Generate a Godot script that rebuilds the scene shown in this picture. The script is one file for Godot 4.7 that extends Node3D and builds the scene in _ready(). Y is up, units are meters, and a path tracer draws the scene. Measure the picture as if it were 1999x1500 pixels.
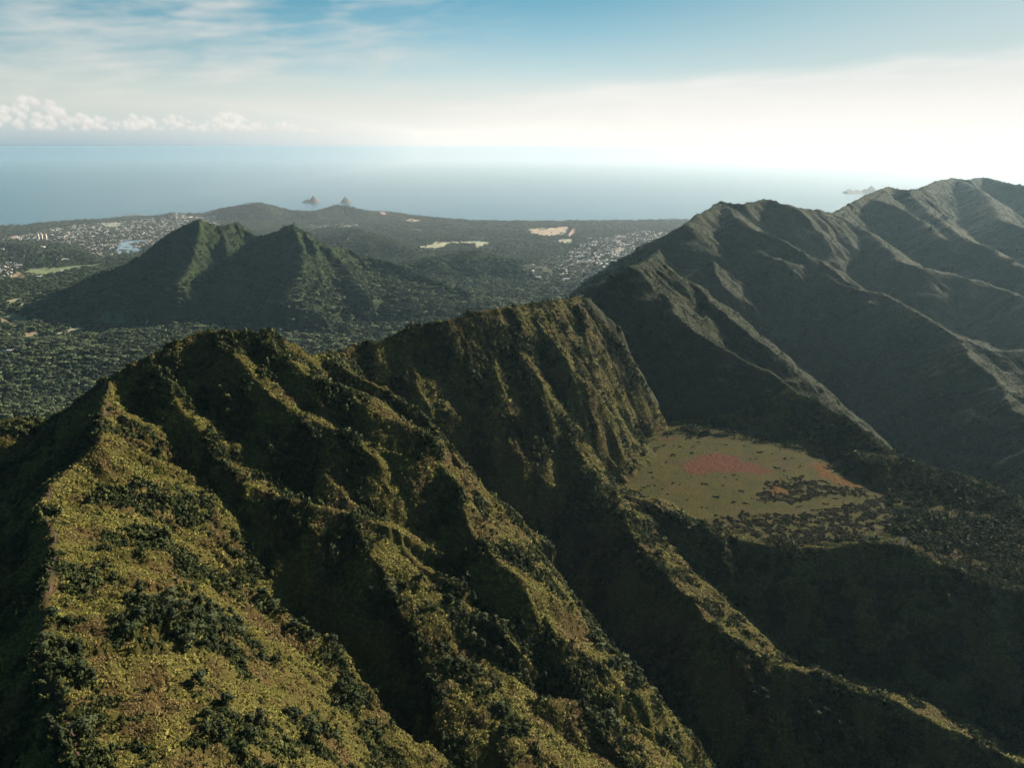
extends Node3D
# A drone's view along a fluted green mountain ridge towards a coastal plain and the sea.
# Places are metres: x to the east of the camera, n to the north of it (n = -z), y above the sea.

const EYE := 900.0
# Crest and spur lines of the mountains: [slope on the left, slope on the right, strength of the gullies, [x, y, n, x, y, n ...], distance at which the flank steepens, 1 if it ends in a steep nose]
const RIDGES := [
	[0.95, 0.62, 0.5, [-130, 680, 191, -153, 690, 227, -173, 692, 256, -195, 696, 279, -213, 700, 315, -237, 698, 365, -279, 692, 425, -300, 690, 472, -303, 690, 502], 62, 0],  # near crest
	[1, 0.8, 0.5, [-303, 690, 502, -296, 697, 525, -316, 705, 582], 400, 0],  # near crest bend
	[1, 1.35, 0.5, [-316, 705, 582, -335, 715, 633, -321, 724, 645, -297, 734, 664, -278, 742, 691, -255, 741, 695, -229, 734, 709, -217, 722, 708, -201, 711, 715, -185, 705, 747], 400, 0],  # near crest summit
	[0.95, 1.4, 0.4, [-185, 705, 747, -194, 690, 805, -218, 655, 941, -207, 656, 968, -189, 660, 985, -174, 659, 983, -141, 668, 1012, -109, 673, 1029, -82, 678, 1039, -35, 683, 1076, 0, 683, 1102, 46, 676, 1157, 81, 669, 1227, 109, 664, 1276, 125, 656, 1296], 85, 0],  # saddle crest
	[0.9, 0.9, 0.5, [-335, 715, 633, -453, 642, 780, -530, 600, 830, -581, 590, 840, -680, 580, 854], 400, 0],  # left spur
	[0.5, 0.5, 0.5, [-606, 645, 735, -523, 630, 759, -514, 620, 781, -525, 600, 809], 400, 0],  # left lit ridge
	[0.5, 0.45, 0.5, [-526, 622, 779, -518, 592, 748, -529, 545, 726, -540, 500, 683], 400, 0],  # left lit spur
	[0.8, 0.8, 0.3, [-313, 704, 577, -295, 690, 565, -282, 678, 550, -267, 664, 533], 32, 1],  # flute a
	[0.6, 0.8, 0.3, [-332, 714, 630, -309, 695, 610, -289, 680, 594, -271, 666, 579, -253, 652, 565, -248, 646, 557, -240, 637, 546, -229, 630, 538, -215, 619, 528, -197, 608, 524, -190, 597, 507], 32, 1],  # flute b
	[0.6, 0.8, 0.3, [-321, 723, 649, -296, 702, 627, -282, 689, 611, -266, 674, 593], 32, 1],  # flute c
	[0.55, 0.85, 0.4, [-310, 728, 652, -294, 713, 633, -272, 695, 611, -228, 666, 573, -196, 650, 556, -154, 637, 549, -126, 628, 551, -109, 612, 527, -72, 593, 518, -60, 565, 469, -42, 553, 457, -31, 545, 443, -19, 536, 428, 7, 524, 421, 26, 511, 402, 45, 491, 362], 70, 1],  # long spur
	[0.6, 0.8, 0.3, [-298, 733, 672, -276, 717, 658, -255, 700, 640], 32, 1],  # short spur
	[0.8, 0.75, 0.3, [-198, 648, 560, -186, 631, 541, -176, 618, 525, -170, 609, 512], 32, 1],  # long spur branch
	[0.55, 0.9, 0.4, [-270, 741, 687, -250, 728, 671, -224, 711, 650, -198, 695, 632, -174, 685, 628, -150, 674, 618, -128, 665, 617, -111, 657, 633, -83, 646, 629, -62, 637, 627, -41, 626, 614], 40, 1],  # summit spur
	[0.8, 0.8, 0.3, [-227, 709, 657, -215, 691, 630, -203, 674, 604, -191, 662, 589], 32, 1],  # summit spur branch
	[0.8, 0.8, 0.3, [-176, 683, 633, -166, 667, 609, -147, 647, 582, -129, 633, 568, -105, 619, 566, -81, 604, 561, -68, 594, 553], 32, 1],  # summit spur branch
	[0.6, 0.9, 0.4, [-228, 735, 705, -210, 722, 683, -180, 708, 665, -149, 695, 663, -121, 682, 647, -93, 671, 643, -68, 659, 638], 32, 1],  # shoulder spur
	[0.8, 0.8, 0.3, [-150, 693, 669, -145, 680, 650, -135, 668, 633], 32, 1],  # shoulder branch
	[0.8, 0.8, 0.3, [-122, 680, 653, -110, 666, 637, -100, 656, 626], 32, 1],  # shoulder branch
	[1.45, 0.95, 0.5, [-185, 705, 747, -173, 699, 740, -142, 685, 730, -102, 668, 711, -74, 653, 692, -56, 639, 671, -45, 629, 655, -38, 617, 635, -22, 602, 612, -6, 584, 582, 8, 571, 560, 18, 564, 550, 25, 554, 538, 32, 541, 522], 70, 1],  # edge spur
	[0.8, 0.8, 0.3, [-126, 676, 736, -112, 659, 712, -96, 646, 697], 32, 1],  # edge branch
	[0.8, 0.9, 0.3, [-62, 635, 632, -42, 615, 598, -29, 598, 567, -9, 587, 553, 5, 579, 544, 14, 569, 531], 70, 1],  # lower edge spur
	[0.7, 0.9, 0.3, [-73, 591, 522, -50, 580, 528, -25, 568, 533, -6, 560, 535, 12, 551, 530, 36, 539, 525, 39, 528, 508, 54, 521, 504, 57, 511, 490], 70, 1],  # middle spur
	[0.8, 0.8, 0.3, [-106, 617, 570, -83, 599, 544, -55, 587, 534, -38, 580, 525], 32, 1],  # middle branch
	[0.7, 0.9, 0.3, [-38, 549, 455, -17, 540, 458, 11, 528, 467, 37, 519, 474, 53, 511, 480, 64, 502, 466, 75, 492, 450, 86, 479, 427], 70, 1],  # low spur
	[1.3, 0.65, 0.3, [-208, 640, 465, -201, 636, 461, -180, 627, 458, -167, 617, 442, -151, 607, 434, -131, 594, 418, -114, 587, 415, -107, 583, 412, -98, 573, 395, -93, 564, 377, -86, 551, 354], 70, 1],  # slope spur
	[0.8, 0.8, 0.3, [-198, 690, 284, -201, 686, 279, -198, 680, 268, -193, 670, 254], 70, 1],  # left foot spur
	[0.9, 0.9, 0.4, [-190, 658, 987, -185, 641, 970, -180, 627, 958], 70, 1],  # cliff spur a
	[0.9, 0.9, 0.4, [-143, 666, 1014, -139, 651, 996, -127, 629, 971, -116, 607, 946, -104, 589, 925], 70, 1],  # cliff spur b
	[0.9, 0.9, 0.3, [-128, 668, 1027, -116, 646, 1002, -107, 629, 983], 70, 1],  # cliff spur b2
	[0.9, 0.9, 0.3, [-93, 674, 1044, -92, 660, 1029, -90, 650, 1018], 70, 1],  # cliff spur c
	[0.95, 0.85, 0.5, [-34, 681, 1086, -42, 660, 1063, -24, 623, 1020, -24, 602, 996, 0, 584, 1009, 21, 570, 1014, 55, 551, 999, 90, 515, 949, 115, 488, 935, 142, 472, 926, 174, 467, 919], 70, 1],  # rim spur
	[0.9, 0.9, 0.3, [-24, 600, 1003, 0, 570, 975, 8, 546, 946, 13, 527, 923, 16, 508, 901], 70, 1],  # rim wall branch
	[0.9, 0.9, 0.3, [-11, 681, 1108, 2, 656, 1078, 12, 629, 1043, 24, 615, 1030, 38, 599, 1014, 44, 571, 978], 34, 1],  # cliff spur d
	[0.9, 0.9, 0.3, [17, 678, 1130, 53, 640, 1090, 72, 620, 1068, 81, 607, 1052, 84, 592, 1031], 34, 1],  # cliff spur e
	[0.9, 0.9, 0.3, [65, 624, 1078, 51, 591, 1045, 57, 564, 1015], 34, 1],  # cliff spur e2
	[1.25, 0.95, 0.3, [85, 666, 1232, 84, 631, 1190, 89, 609, 1165, 96, 583, 1135, 102, 552, 1099], 34, 1],  # cliff spur f
	[1.25, 0.95, 0.3, [105, 662, 1235, 112, 636, 1205, 116, 592, 1154, 122, 562, 1120], 34, 1],  # cliff spur g
	[2, 0.95, 0.3, [125, 654, 1297, 145, 629, 1283, 162, 610, 1276, 164, 587, 1253, 157, 556, 1223, 161, 526, 1194], 26, 1],  # cliff spur h
	[1.6, 0.95, 0.3, [131, 650, 1321, 156, 627, 1305, 186, 603, 1294], 70, 1],  # cliff spur i
	[0.5, 0.5, 0.2, [96, 528, 1162, 125, 494, 1128, 148, 470, 1083, 167, 456, 1058], 90, 0],  # talus fan
	[0.55, 0.85, 0.4, [142, 472, 926, 174, 467, 919, 192, 461, 902, 239, 456, 856, 285, 453, 833, 315, 455, 816, 360, 459, 811, 402, 465, 811, 437, 471, 799, 469, 463, 768, 503, 453, 746, 533, 443, 722, 576, 425, 683, 647, 393, 646], 400, 0],  # crater rim
	[0.62, 1.05, 0.5, [137, 473, 923, 135, 470, 889, 139, 465, 838, 152, 459, 794, 175, 450, 751, 190, 443, 717, 201, 438, 692, 225, 431, 675, 249, 420, 653, 281, 415, 648, 323, 403, 633, 361, 402, 620, 383, 397, 598, 403, 393, 590, 443, 384, 563, 490, 372, 525], 90, 0],  # rim descending spur
	[0.8, 0.8, 0.4, [243, 459, 841, 248, 439, 809, 260, 422, 783, 287, 404, 770, 316, 386, 767], 70, 1],  # rim buttress
	[0.8, 0.8, 0.4, [436, 471, 797, 449, 457, 778, 458, 438, 747, 455, 417, 713], 70, 1],  # rim buttress
	[0.8, 0.8, 0.4, [509, 451, 743, 499, 425, 700, 498, 397, 656], 70, 1],  # rim buttress
	[0.6, 0.3, 0.3, [543, 473, 1060, 565, 469, 1040, 592, 468, 1015, 620, 466, 991, 638, 463, 968, 647, 456, 905, 656, 441, 818, 698, 411, 749], 400, 0],  # outlet ridge
	[1.1, 2, 0.4, [125, 656, 1296, 150, 605, 1524, 183, 562, 1828], 45, 0],  # third saddle
	[1.1, 0.95, 0.4, [183, 562, 1828, 223, 594, 1838, 240, 628, 1751, 256, 652, 1712, 305, 652, 1792, 342, 648, 1838], 120, 0],  # third crest
	[0.85, 0.7, 0.4, [256, 652, 1712, 275, 640, 1688, 317, 612, 1684, 327, 580, 1516, 353, 560, 1444, 385, 545, 1401, 425, 530, 1370, 456, 517, 1326, 485, 500, 1258, 522, 487, 1216, 529, 486, 1171, 536, 480, 1121, 545, 473, 1065], 400, 0],  # crater back wall
	[0.8, 0.8, 0.3, [531, 484, 1177, 531, 469, 1151, 525, 453, 1126], 70, 1],  # back wall foot
	[0.8, 0.8, 0.4, [342, 648, 1838, 360, 630, 1807, 407, 605, 1830, 432, 582, 1757, 445, 566, 1702, 465, 548, 1647, 490, 530, 1599, 515, 508, 1569, 541, 490, 1546], 400, 0],  # mountain c spur
	[0.8, 0.8, 0.3, [305, 650, 1790, 330, 617, 1741, 351, 602, 1728, 381, 566, 1677], 160, 1],  # mountain c rib
	[0.8, 0.8, 0.3, [409, 603, 1843, 425, 537, 1735, 455, 517, 1708, 486, 483, 1647, 502, 467, 1620], 160, 1],  # mountain c rib
	[1.1, 0.95, 0.5, [422, 560, 2480, 526, 590, 2719, 605, 645, 2777, 706, 675, 2953, 842, 690, 3231, 859, 688, 3142, 895, 687, 3128, 965, 694, 3200, 1025, 698, 3231, 1064, 685, 3157, 1122, 670, 3148, 1250, 655, 3269, 1347, 630, 3378, 1510, 640, 3652, 1671, 665, 3874, 1851, 683, 4121, 2043, 690, 4399, 2009, 684, 4151, 2209, 686, 4370, 2616, 698, 5000, 2871, 702, 5301, 2948, 694, 5258, 3206, 700, 5535, 3010, 690, 4972, 3023, 680, 4793, 3162, 680, 4550], 400, 0],  # fourth crest
	[0.7, 0.7, 0.4, [598, 648, 2744, 647, 640, 2812, 718, 620, 2909, 767, 590, 2797, 812, 570, 2642, 852, 552, 2491, 917, 540, 2496, 964, 530, 2476, 966, 512, 2295, 1021, 502, 2224, 1059, 498, 2221, 1074, 482, 2101, 1085, 460, 1919, 1096, 452, 1892, 1035, 437, 1697, 1038, 425, 1616, 997, 410, 1503, 985, 398, 1432, 952, 380, 1286], 400, 0],  # fourth spur
	[0.7, 0.7, 0.4, [842, 690, 3231, 813, 655, 2885, 812, 640, 2755, 900, 602, 2689, 938, 577, 2586, 976, 555, 2516, 986, 535, 2411, 996, 515, 2313, 1021, 502, 2224], 400, 0],  # fourth upper spur
	[0.7, 0.7, 0.3, [663, 635, 2827, 655, 574, 2706, 638, 507, 2573], 160, 1],  # fourth rib
	[0.7, 0.7, 0.3, [616, 560, 2434, 617, 524, 2362, 641, 489, 2296], 160, 1],  # fourth rib
	[0.7, 0.7, 0.3, [860, 551, 2498, 808, 506, 2425, 764, 452, 2328], 160, 1],  # fourth rib
	[0.7, 0.7, 0.3, [850, 689, 3186, 834, 628, 3065, 843, 565, 2940], 160, 1],  # fourth rib
	[0.7, 0.7, 0.3, [541, 600, 2707, 571, 558, 2629, 586, 487, 2489], 160, 1],  # fourth rib
	[0.7, 0.7, 0.3, [1339, 620, 3297, 1324, 569, 3185, 1346, 510, 3057, 1371, 460, 2947, 1373, 413, 2844], 160, 1],  # saddle rib
	[0.7, 0.7, 0.4, [1347, 630, 3378, 1402, 590, 3285, 1451, 565, 3226, 1411, 545, 3013, 1366, 518, 2786, 1405, 500, 2724, 1531, 478, 2740, 1552, 468, 2680, 1619, 458, 2677, 1630, 438, 2480, 1558, 410, 2169], 400, 0],  # saddle spur
	[0.7, 0.7, 0.4, [2043, 690, 4399, 1699, 660, 3764, 1753, 640, 3684, 1816, 585, 3526, 1742, 550, 3232, 1783, 525, 3115, 1805, 508, 3015, 1800, 490, 2881, 1781, 472, 2733, 1739, 430, 2445], 400, 0],  # fifth spur
	[0.7, 0.7, 0.4, [2043, 690, 4399, 2029, 678, 4266, 2013, 645, 3999, 1875, 600, 3532, 1783, 548, 3122, 1830, 525, 3003, 1792, 495, 2758, 1782, 450, 2514], 400, 0],  # fifth upper spur
	[0.7, 0.7, 0.3, [1793, 523, 3131, 1780, 477, 3030, 1792, 426, 2918], 160, 1],  # fifth rib
	[0.7, 0.7, 0.4, [2871, 702, 5301, 2808, 685, 5018, 2674, 640, 4564, 2273, 570, 3694, 2270, 560, 3579, 2276, 520, 3333], 400, 0],  # sixth spur
	[0.7, 0.7, 0.3, [1096, 452, 1892, 1124, 440, 1867, 1157, 430, 1835, 1249, 425, 1865, 1360, 400, 1871], 400, 0],  # fourth low spur
	[1.15, 1.1, 0.6, [-1794, 500, 4607, -1918, 455, 4685, -2016, 410, 4690, -2042, 355, 4527, -2091, 310, 4428, -2225, 240, 4417, -2365, 190, 4423, -2528, 120, 4279, -2672, 90, 4184], 400, 0],  # plain peak
	[1.15, 1.1, 0.6, [-1794, 500, 4607, -1738, 455, 4685, -1685, 455, 4748, -1669, 460, 4857, -1598, 420, 4798, -1518, 385, 4728, -1385, 420, 4594, -1301, 460, 4571, -1234, 480, 4511, -1181, 450, 4498, -1100, 400, 4386, -1020, 365, 4397, -995, 345, 4610, -894, 300, 4615, -712, 260, 4581, -490, 195, 4428, -220, 140, 4215], 400, 0],  # plain peak
	[1.05, 0.95, 0.6, [-1779, 495, 4566, -1751, 395, 4426, -1714, 287, 4190, -1696, 218, 3958], 400, 1],  # plain spur
	[1.05, 0.95, 0.6, [-2012, 408, 4681, -1981, 324, 4544, -1963, 228, 4306], 400, 1],  # plain spur
	[1.05, 0.95, 0.6, [-1651, 456, 4801, -1576, 365, 4695, -1502, 249, 4450, -1458, 175, 4206], 400, 1],  # plain spur
	[1.05, 0.95, 0.6, [-1375, 418, 4558, -1353, 327, 4408, -1275, 237, 4164], 400, 1],  # plain spur
	[1.05, 0.95, 0.6, [-1092, 398, 4354, -1034, 310, 4221, -952, 221, 3937], 400, 1],  # plain spur
	[0.9, 0.8, 0.6, [-888, 298, 4585, -770, 203, 4379, -624, 132, 4137], 400, 1],  # plain spur
	[0.6, 0.6, 0.5, [-1705, 450, 4675, -1567, 313, 4405, -1425, 217, 4119], 400, 1],  # plain spur
	[0.6, 0.6, 0.5, [-1225, 475, 4474, -1123, 359, 4266, -1060, 268, 3969, -1063, 194, 3673], 400, 1],  # plain spur
	[0.6, 0.6, 0.5, [-1009, 350, 4473, -880, 254, 4231, -723, 170, 3934], 400, 1],  # plain spur
	[0.2, 0.17, 0.6, [-1955, 240, 4953, -2046, 200, 4488, -2397, 130, 4467, -2607, 90, 4213], 400, 0],  # plain foot
	[0.2, 0.17, 0.6, [-1955, 240, 4953, -1570, 220, 4652, -1220, 230, 4583, -859, 200, 4396, -568, 150, 4351, -218, 100, 4161], 400, 0],  # plain foot
	[0.45, 0.4, 0.4, [-4135, 40, 11107, -3785, 110, 10631, -3398, 180, 10292, -3229, 200, 10280, -3102, 160, 10393, -2826, 100, 10332, -2535, 90, 10214, -2401, 120, 10496, -2299, 150, 10721, -2084, 120, 10585, -1819, 60, 10592], 400, 0],  # coast hill
	[0.4, 0.4, 0.4, [-3252, 195, 10353, -3279, 130, 10107, -3334, 40, 10051], 400, 0],  # coast hill spur
	[0.4, 0.4, 0.4, [-3111, 158, 10421, -2916, 90, 10295, -2698, 30, 9949], 400, 0],  # coast hill spur
	[0.4, 0.4, 0.3, [-4534, 25, 10302, -4293, 90, 10214, -4149, 30, 10243], 400, 0],  # coast knoll
	[0.35, 0.35, 0.4, [-4846, 90, 7105, -4268, 95, 6758, -4061, 85, 6698, -3972, 75, 6926, -3766, 30, 6861], 400, 0],  # plain hill
	[0.3, 0.3, 0.4, [-3748, 60, 6155, -3653, 85, 6427, -3446, 45, 6417], 400, 0],  # plain hill
	[0.3, 0.3, 0.4, [-1925, 80, 8355, -1489, 140, 7502, -1128, 130, 6754, -855, 80, 6634], 400, 0],  # plain hill
	[0.3, 0.3, 0.4, [-547, 130, 5642, -297, 160, 5777, 2, 110, 5655], 400, 0],  # plain hill
]
const COAST := [-7113, 7894, -5948, 9289, -5736, 9538, -5471, 10075, -5220, 10219, -5101, 10519, -4766, 10675, -4627, 11087, -4128, 11173, -3698, 11623, -1746, 11439, -1389, 10918, -1004, 10519, -512, 10075, 3, 10005, 643, 10005, 1291, 10075, 2208, 10147, 3268, 10219, 4638, 10367]
const CREST_LINE := [-1500, 830, -573, 800, -335, 640, -250, 735, -212, 955, -188, 985, -110, 1050, -38, 1085, 30, 1150, 108, 1290, 150, 1524, 185, 1835, 256, 1850, 330, 2300, 560, 2900, 860, 3260, 1450, 3560, 2150, 4400, 3300, 5700, 6000, 7000]
const FIELDS := [
	["dry", [138, 8784, 292, 9012, 529, 9130, 639, 9190, 642, 8897, 568, 8463, 425, 8211, 349, 8162, 219, 8411]],
	["pale", [404, 7791, 515, 7973, 601, 7881, 569, 7575, 478, 7533]],
	["red", [576, 8260, 656, 8784, 719, 9012, 660, 8463, 592, 8114]],
	["dry", [-1342, 9974, -1299, 10191, -1147, 10118, -1141, 9835, -1238, 9699]],
	["pale", [-868, 7290, -761, 7491, -746, 7747, -590, 7660, -349, 7791, -205, 7660, -235, 7369, -317, 7061, -358, 7450, -577, 7491, -640, 7098, -810, 7061]],
	["green", [-3577, 5736, -3617, 5920, -3463, 5920, -3368, 6030, -3190, 6144, -3141, 6030, -3242, 5867, -3323, 5736, -3349, 5586, -3465, 5586]],
	["dry", [-3458, 5373, -3561, 5660, -3443, 5561, -3366, 5419, -3402, 5327]],
	["pale", [-2824, 4279, -2758, 4310, -2636, 4248, -2624, 4157, -2739, 4187]],
	["green", [-2693, 4070, -2568, 4041, -2471, 3958, -2470, 3877, -2602, 3958]],
	["dry", [-2606, 3931, -2548, 3904, -2448, 3799, -2530, 3825]],
	["dry", [-2348, 3675, -2328, 3724, -2278, 3724, -2247, 3627, -2281, 3603]],
	["green", [-2142, 3972, -2093, 4027, -1960, 3972, -1987, 3917, -2085, 3931]],
	["pale", [-2215, 3699, -2159, 3825, -2122, 3877, -2107, 3799, -2166, 3699]],
	["pale", [-1732, 3568, -1672, 3639, -1560, 3736, -1543, 3651, -1639, 3591, -1697, 3534]],
	["green", [-4919, 9567, -4805, 9699, -4619, 9502, -4490, 9130, -4677, 9190]],
	["dry", [-5136, 8114, -5093, 8260, -4901, 7973, -4978, 7881]],
	["red", [-1888, 11331, -1787, 11331, -1680, 10814, -1776, 10814]],
	["dry", [915, 7061, 979, 7136, 949, 6775, 888, 6707]],
	["pale", [1473, 7881, 1611, 8067, 1568, 7791, 1471, 7703]],
	["pale", [713, 7881, 842, 8162, 755, 7791]],
]
const POND := [-3446, 6871, -3628, 7306, -3787, 7669, -3813, 7841, -3702, 7886, -3552, 7798, -3536, 7627, -3586, 7544, -3504, 7345, -3395, 7230, -3299, 7119, -3242, 6871, -3299, 6804]
const TOWNS := [
	[-5014, 7791, -5136, 8515, -5099, 9375, -4812, 10045, -4485, 10493, -3882, 10493, -3418, 9375, -3660, 8784, -3409, 7791, -3329, 6640, -3398, 6477, -4038, 7369, -4713, 7791],
	[-2458, 9375, -1833, 9567, -1752, 9130, -2308, 9012],
	[411, 6640, 620, 7369, 1064, 8260, 1468, 8784, 1742, 8463, 1476, 7369, 1093, 6477, 747, 6030, 490, 6262],
	[74, 5513, 346, 6640, 776, 6640, 721, 5513, 400, 5068],
	[-3592, 5396, -3917, 6030, -3939, 6262, -3678, 5893, -3382, 5283],
	[-2159, 3217, -2177, 3318, -2099, 3297, -2082, 3198],
	[-1124, 8784, -1002, 9012, -988, 8675],
]
const MARSH := [147, 1017, 172, 1092, 212, 1160, 250, 1201, 290, 1210, 332, 1196, 406, 1153, 464, 1106, 501, 1082, 507, 1026, 501, 959, 495, 920, 465, 881, 421, 858, 365, 841, 323, 839, 291, 851, 246, 883, 201, 938, 167, 980]
const RED_PATCHES := [
	[249, 1069, 276, 1108, 313, 1121, 339, 1112, 344, 1092, 359, 1076, 378, 1053, 372, 1046, 325, 1050, 297, 1053, 273, 1042, 254, 1046],
	[238, 1187, 264, 1194, 255, 1178, 239, 1175],
]
const ORANGE_PATCHES := [
	[438, 1076, 458, 1088, 463, 1073, 456, 1044, 477, 1024, 482, 1000, 461, 1003, 440, 1031, 442, 1057],
	[357, 991, 371, 1000, 374, 976, 364, 967, 356, 980],
]
const THICKETS := [
	[246, 889, 294, 913, 366, 913, 437, 943, 506, 970, 497, 920, 458, 864, 364, 839, 289, 845],
	[321, 959, 357, 1008, 398, 1035, 442, 1008, 485, 991, 475, 970, 412, 967, 363, 943],
	[157, 1092, 178, 1133, 189, 1102, 176, 1057, 151, 1042],
	[271, 1201, 296, 1220, 325, 1220, 324, 1196, 283, 1182],
	[455, 1082, 494, 1102, 503, 1035, 495, 1000, 478, 1026, 463, 1053],
]
const CRATER := [142, 928, 192, 900, 238, 852, 284, 829, 314, 812, 358, 807, 400, 807, 437, 799, 470, 770, 505, 747, 534, 723, 648, 647, 697, 748, 654, 817, 645, 903, 619, 989, 541, 1057, 522, 1216, 456, 1326, 353, 1444, 245, 1209, 169, 1150, 97, 1088, 72, 942]
const TRAIL := [-153, 227, -162, 241, -173, 256, -183, 265, -191, 272, -204, 294, -213, 315, -222, 337, -237, 365, -249, 387, -267, 411, -278, 425, -300, 472, -303, 502, -296, 525, -316, 582, -332, 622]

var table := PackedFloat32Array()
var seg: Array[PackedFloat32Array] = []
var zones: Array[Dictionary] = []
var noise_broad: FastNoiseLite
var noise_mid: FastNoiseLite
var noise_fine: FastNoiseLite
var noise_hill: FastNoiseLite
var crater_poly: PackedVector2Array
var marsh_poly: PackedVector2Array
var pond_poly: PackedVector2Array
var field_polys: Array[PackedVector2Array] = []
var town_polys: Array[PackedVector2Array] = []
var thicket_polys: Array[PackedVector2Array] = []
var red_polys: Array[PackedVector2Array] = []
var orange_polys: Array[PackedVector2Array] = []
var trail_line: PackedVector2Array
var rng := RandomNumberGenerator.new()
var used := {}


func _ready() -> void:
	rng.seed = 11
	# --- camera, sky, sun, haze
	var cam := Camera3D.new()
	cam.name = "camera"
	cam.position = Vector3(0, EYE, 0)
	cam.rotation_degrees = Vector3(-16.82, 0, 0)
	cam.fov = 52.0
	cam.near = 1.0
	cam.far = 200000.0
	add_child(cam)
	cam.current = true
	var exposure := 3.3
	var env := Environment.new()
	env.background_mode = Environment.BG_SKY
	var sky := Sky.new()
	var pano := PanoramaSkyMaterial.new()
	pano.panorama = sky_picture(exposure)
	sky.sky_material = pano
	env.sky = sky
	env.background_energy_multiplier = 1.0
	env.tonemap_mode = Environment.TONE_MAPPER_LINEAR
	env.tonemap_exposure = exposure
	env.sdfgi_enabled = true
	env.ssao_enabled = true
	env.ssil_enabled = true
	env.volumetric_fog_enabled = true
	env.volumetric_fog_density = 0.0000100
	env.volumetric_fog_albedo = Color(0.76, 0.91, 1.0)
	env.volumetric_fog_anisotropy = 0.45
	env.volumetric_fog_length = 20000.0
	var we := WorldEnvironment.new()
	we.name = "world_environment"
	we.environment = env
	add_child(we)
	var sun := DirectionalLight3D.new()
	sun.name = "sun"
	sun.light_energy = 1.6
	sun.light_color = Color(1.0, 0.95, 0.86)
	sun.light_angular_distance = 0.5
	sun.shadow_enabled = true
	sun.directional_shadow_max_distance = 6000.0
	var sun_at := Vector3(sin(deg_to_rad(48.0)) * cos(deg_to_rad(23.0)), sin(deg_to_rad(23.0)), -cos(deg_to_rad(48.0)) * cos(deg_to_rad(23.0)))
	sun.basis = Basis.looking_at(-sun_at)
	add_child(sun)
	# --- shape of the land
	prepare()
	zones.append(zone(-700, 170, 2.6, 1600, 1132, 5.0, 1.0, 250.0, 1.3))
	zones.append(zone(-200, 1276, 6.0, 2200, 1248, 10.0, 1.7, 480.0, 1.5))
	zones.append(zone(250, 2490, 14.0, 4500, 3710, 16.0, 2.6, 750.0, 2.0))
	zones.append(zone(-3100, 3500, 12.0, 3100, 1700, 14.0, 2.0, 520.0, 4.0))
	zones.append(zone(-7000, 160, 27.0, 10300, 12700, 24.0, 3.2, 700.0, 5.0))
	for z in zones:
		fill(z)
	build_land()
	build_sea()
	build_sea_haze()
	build_islands()
	build_trail()
	build_fields()
	build_lines()
	# --- plants
	cover_ridges()
	cover_marsh()
	cover_plain()
	# --- buildings and other things
	build_towns()
	build_towers()
	build_masts()


# ------------------------------------------------------------------ naming
func add(o: Node3D, called: String, label := "", category := "", group := "", kind := "") -> Node3D:
	var k: int = used.get(called, 0)
	used[called] = k + 1
	o.name = called if k == 0 else "%s_%03d" % [called, k]
	if label: o.set_meta("label", label)
	if category: o.set_meta("category", category)
	if group: o.set_meta("group", group)
	if kind: o.set_meta("kind", kind)
	add_child(o, true)
	return o


func part(called: String, m: Mesh, mat: Material, parent: Node3D, at := Transform3D()) -> MeshInstance3D:
	var o := MeshInstance3D.new()
	o.name = called
	o.mesh = m
	o.material_override = mat
	o.transform = at
	parent.add_child(o, true)
	return o


func single(m: Mesh, mat: Material) -> MeshInstance3D:
	var o := MeshInstance3D.new()
	o.mesh = m
	o.material_override = mat
	return o


func polygon(a: Array) -> PackedVector2Array:
	var p := PackedVector2Array()
	for i in a.size() / 2:
		p.append(Vector2(a[i * 2], a[i * 2 + 1]))
	return p


func inside(polys: Array[PackedVector2Array], p: Vector2) -> bool:
	for q in polys:
		if Geometry2D.is_point_in_polygon(p, q):
			return true
	return false


func along(a: Array, x: float) -> float:
	if x <= a[0]:
		return a[1]
	for i in range(2, a.size(), 2):
		if x <= a[i]:
			return lerpf(a[i - 1], a[i + 1], (x - a[i - 2]) / (a[i] - a[i - 2]))
	return a[a.size() - 1]


func noise(wave: float, octaves: int, seed_: int) -> FastNoiseLite:
	var n := FastNoiseLite.new()
	n.noise_type = FastNoiseLite.TYPE_SIMPLEX_SMOOTH
	n.frequency = 1.0 / wave
	n.fractal_octaves = octaves
	n.seed = seed_
	return n


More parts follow.
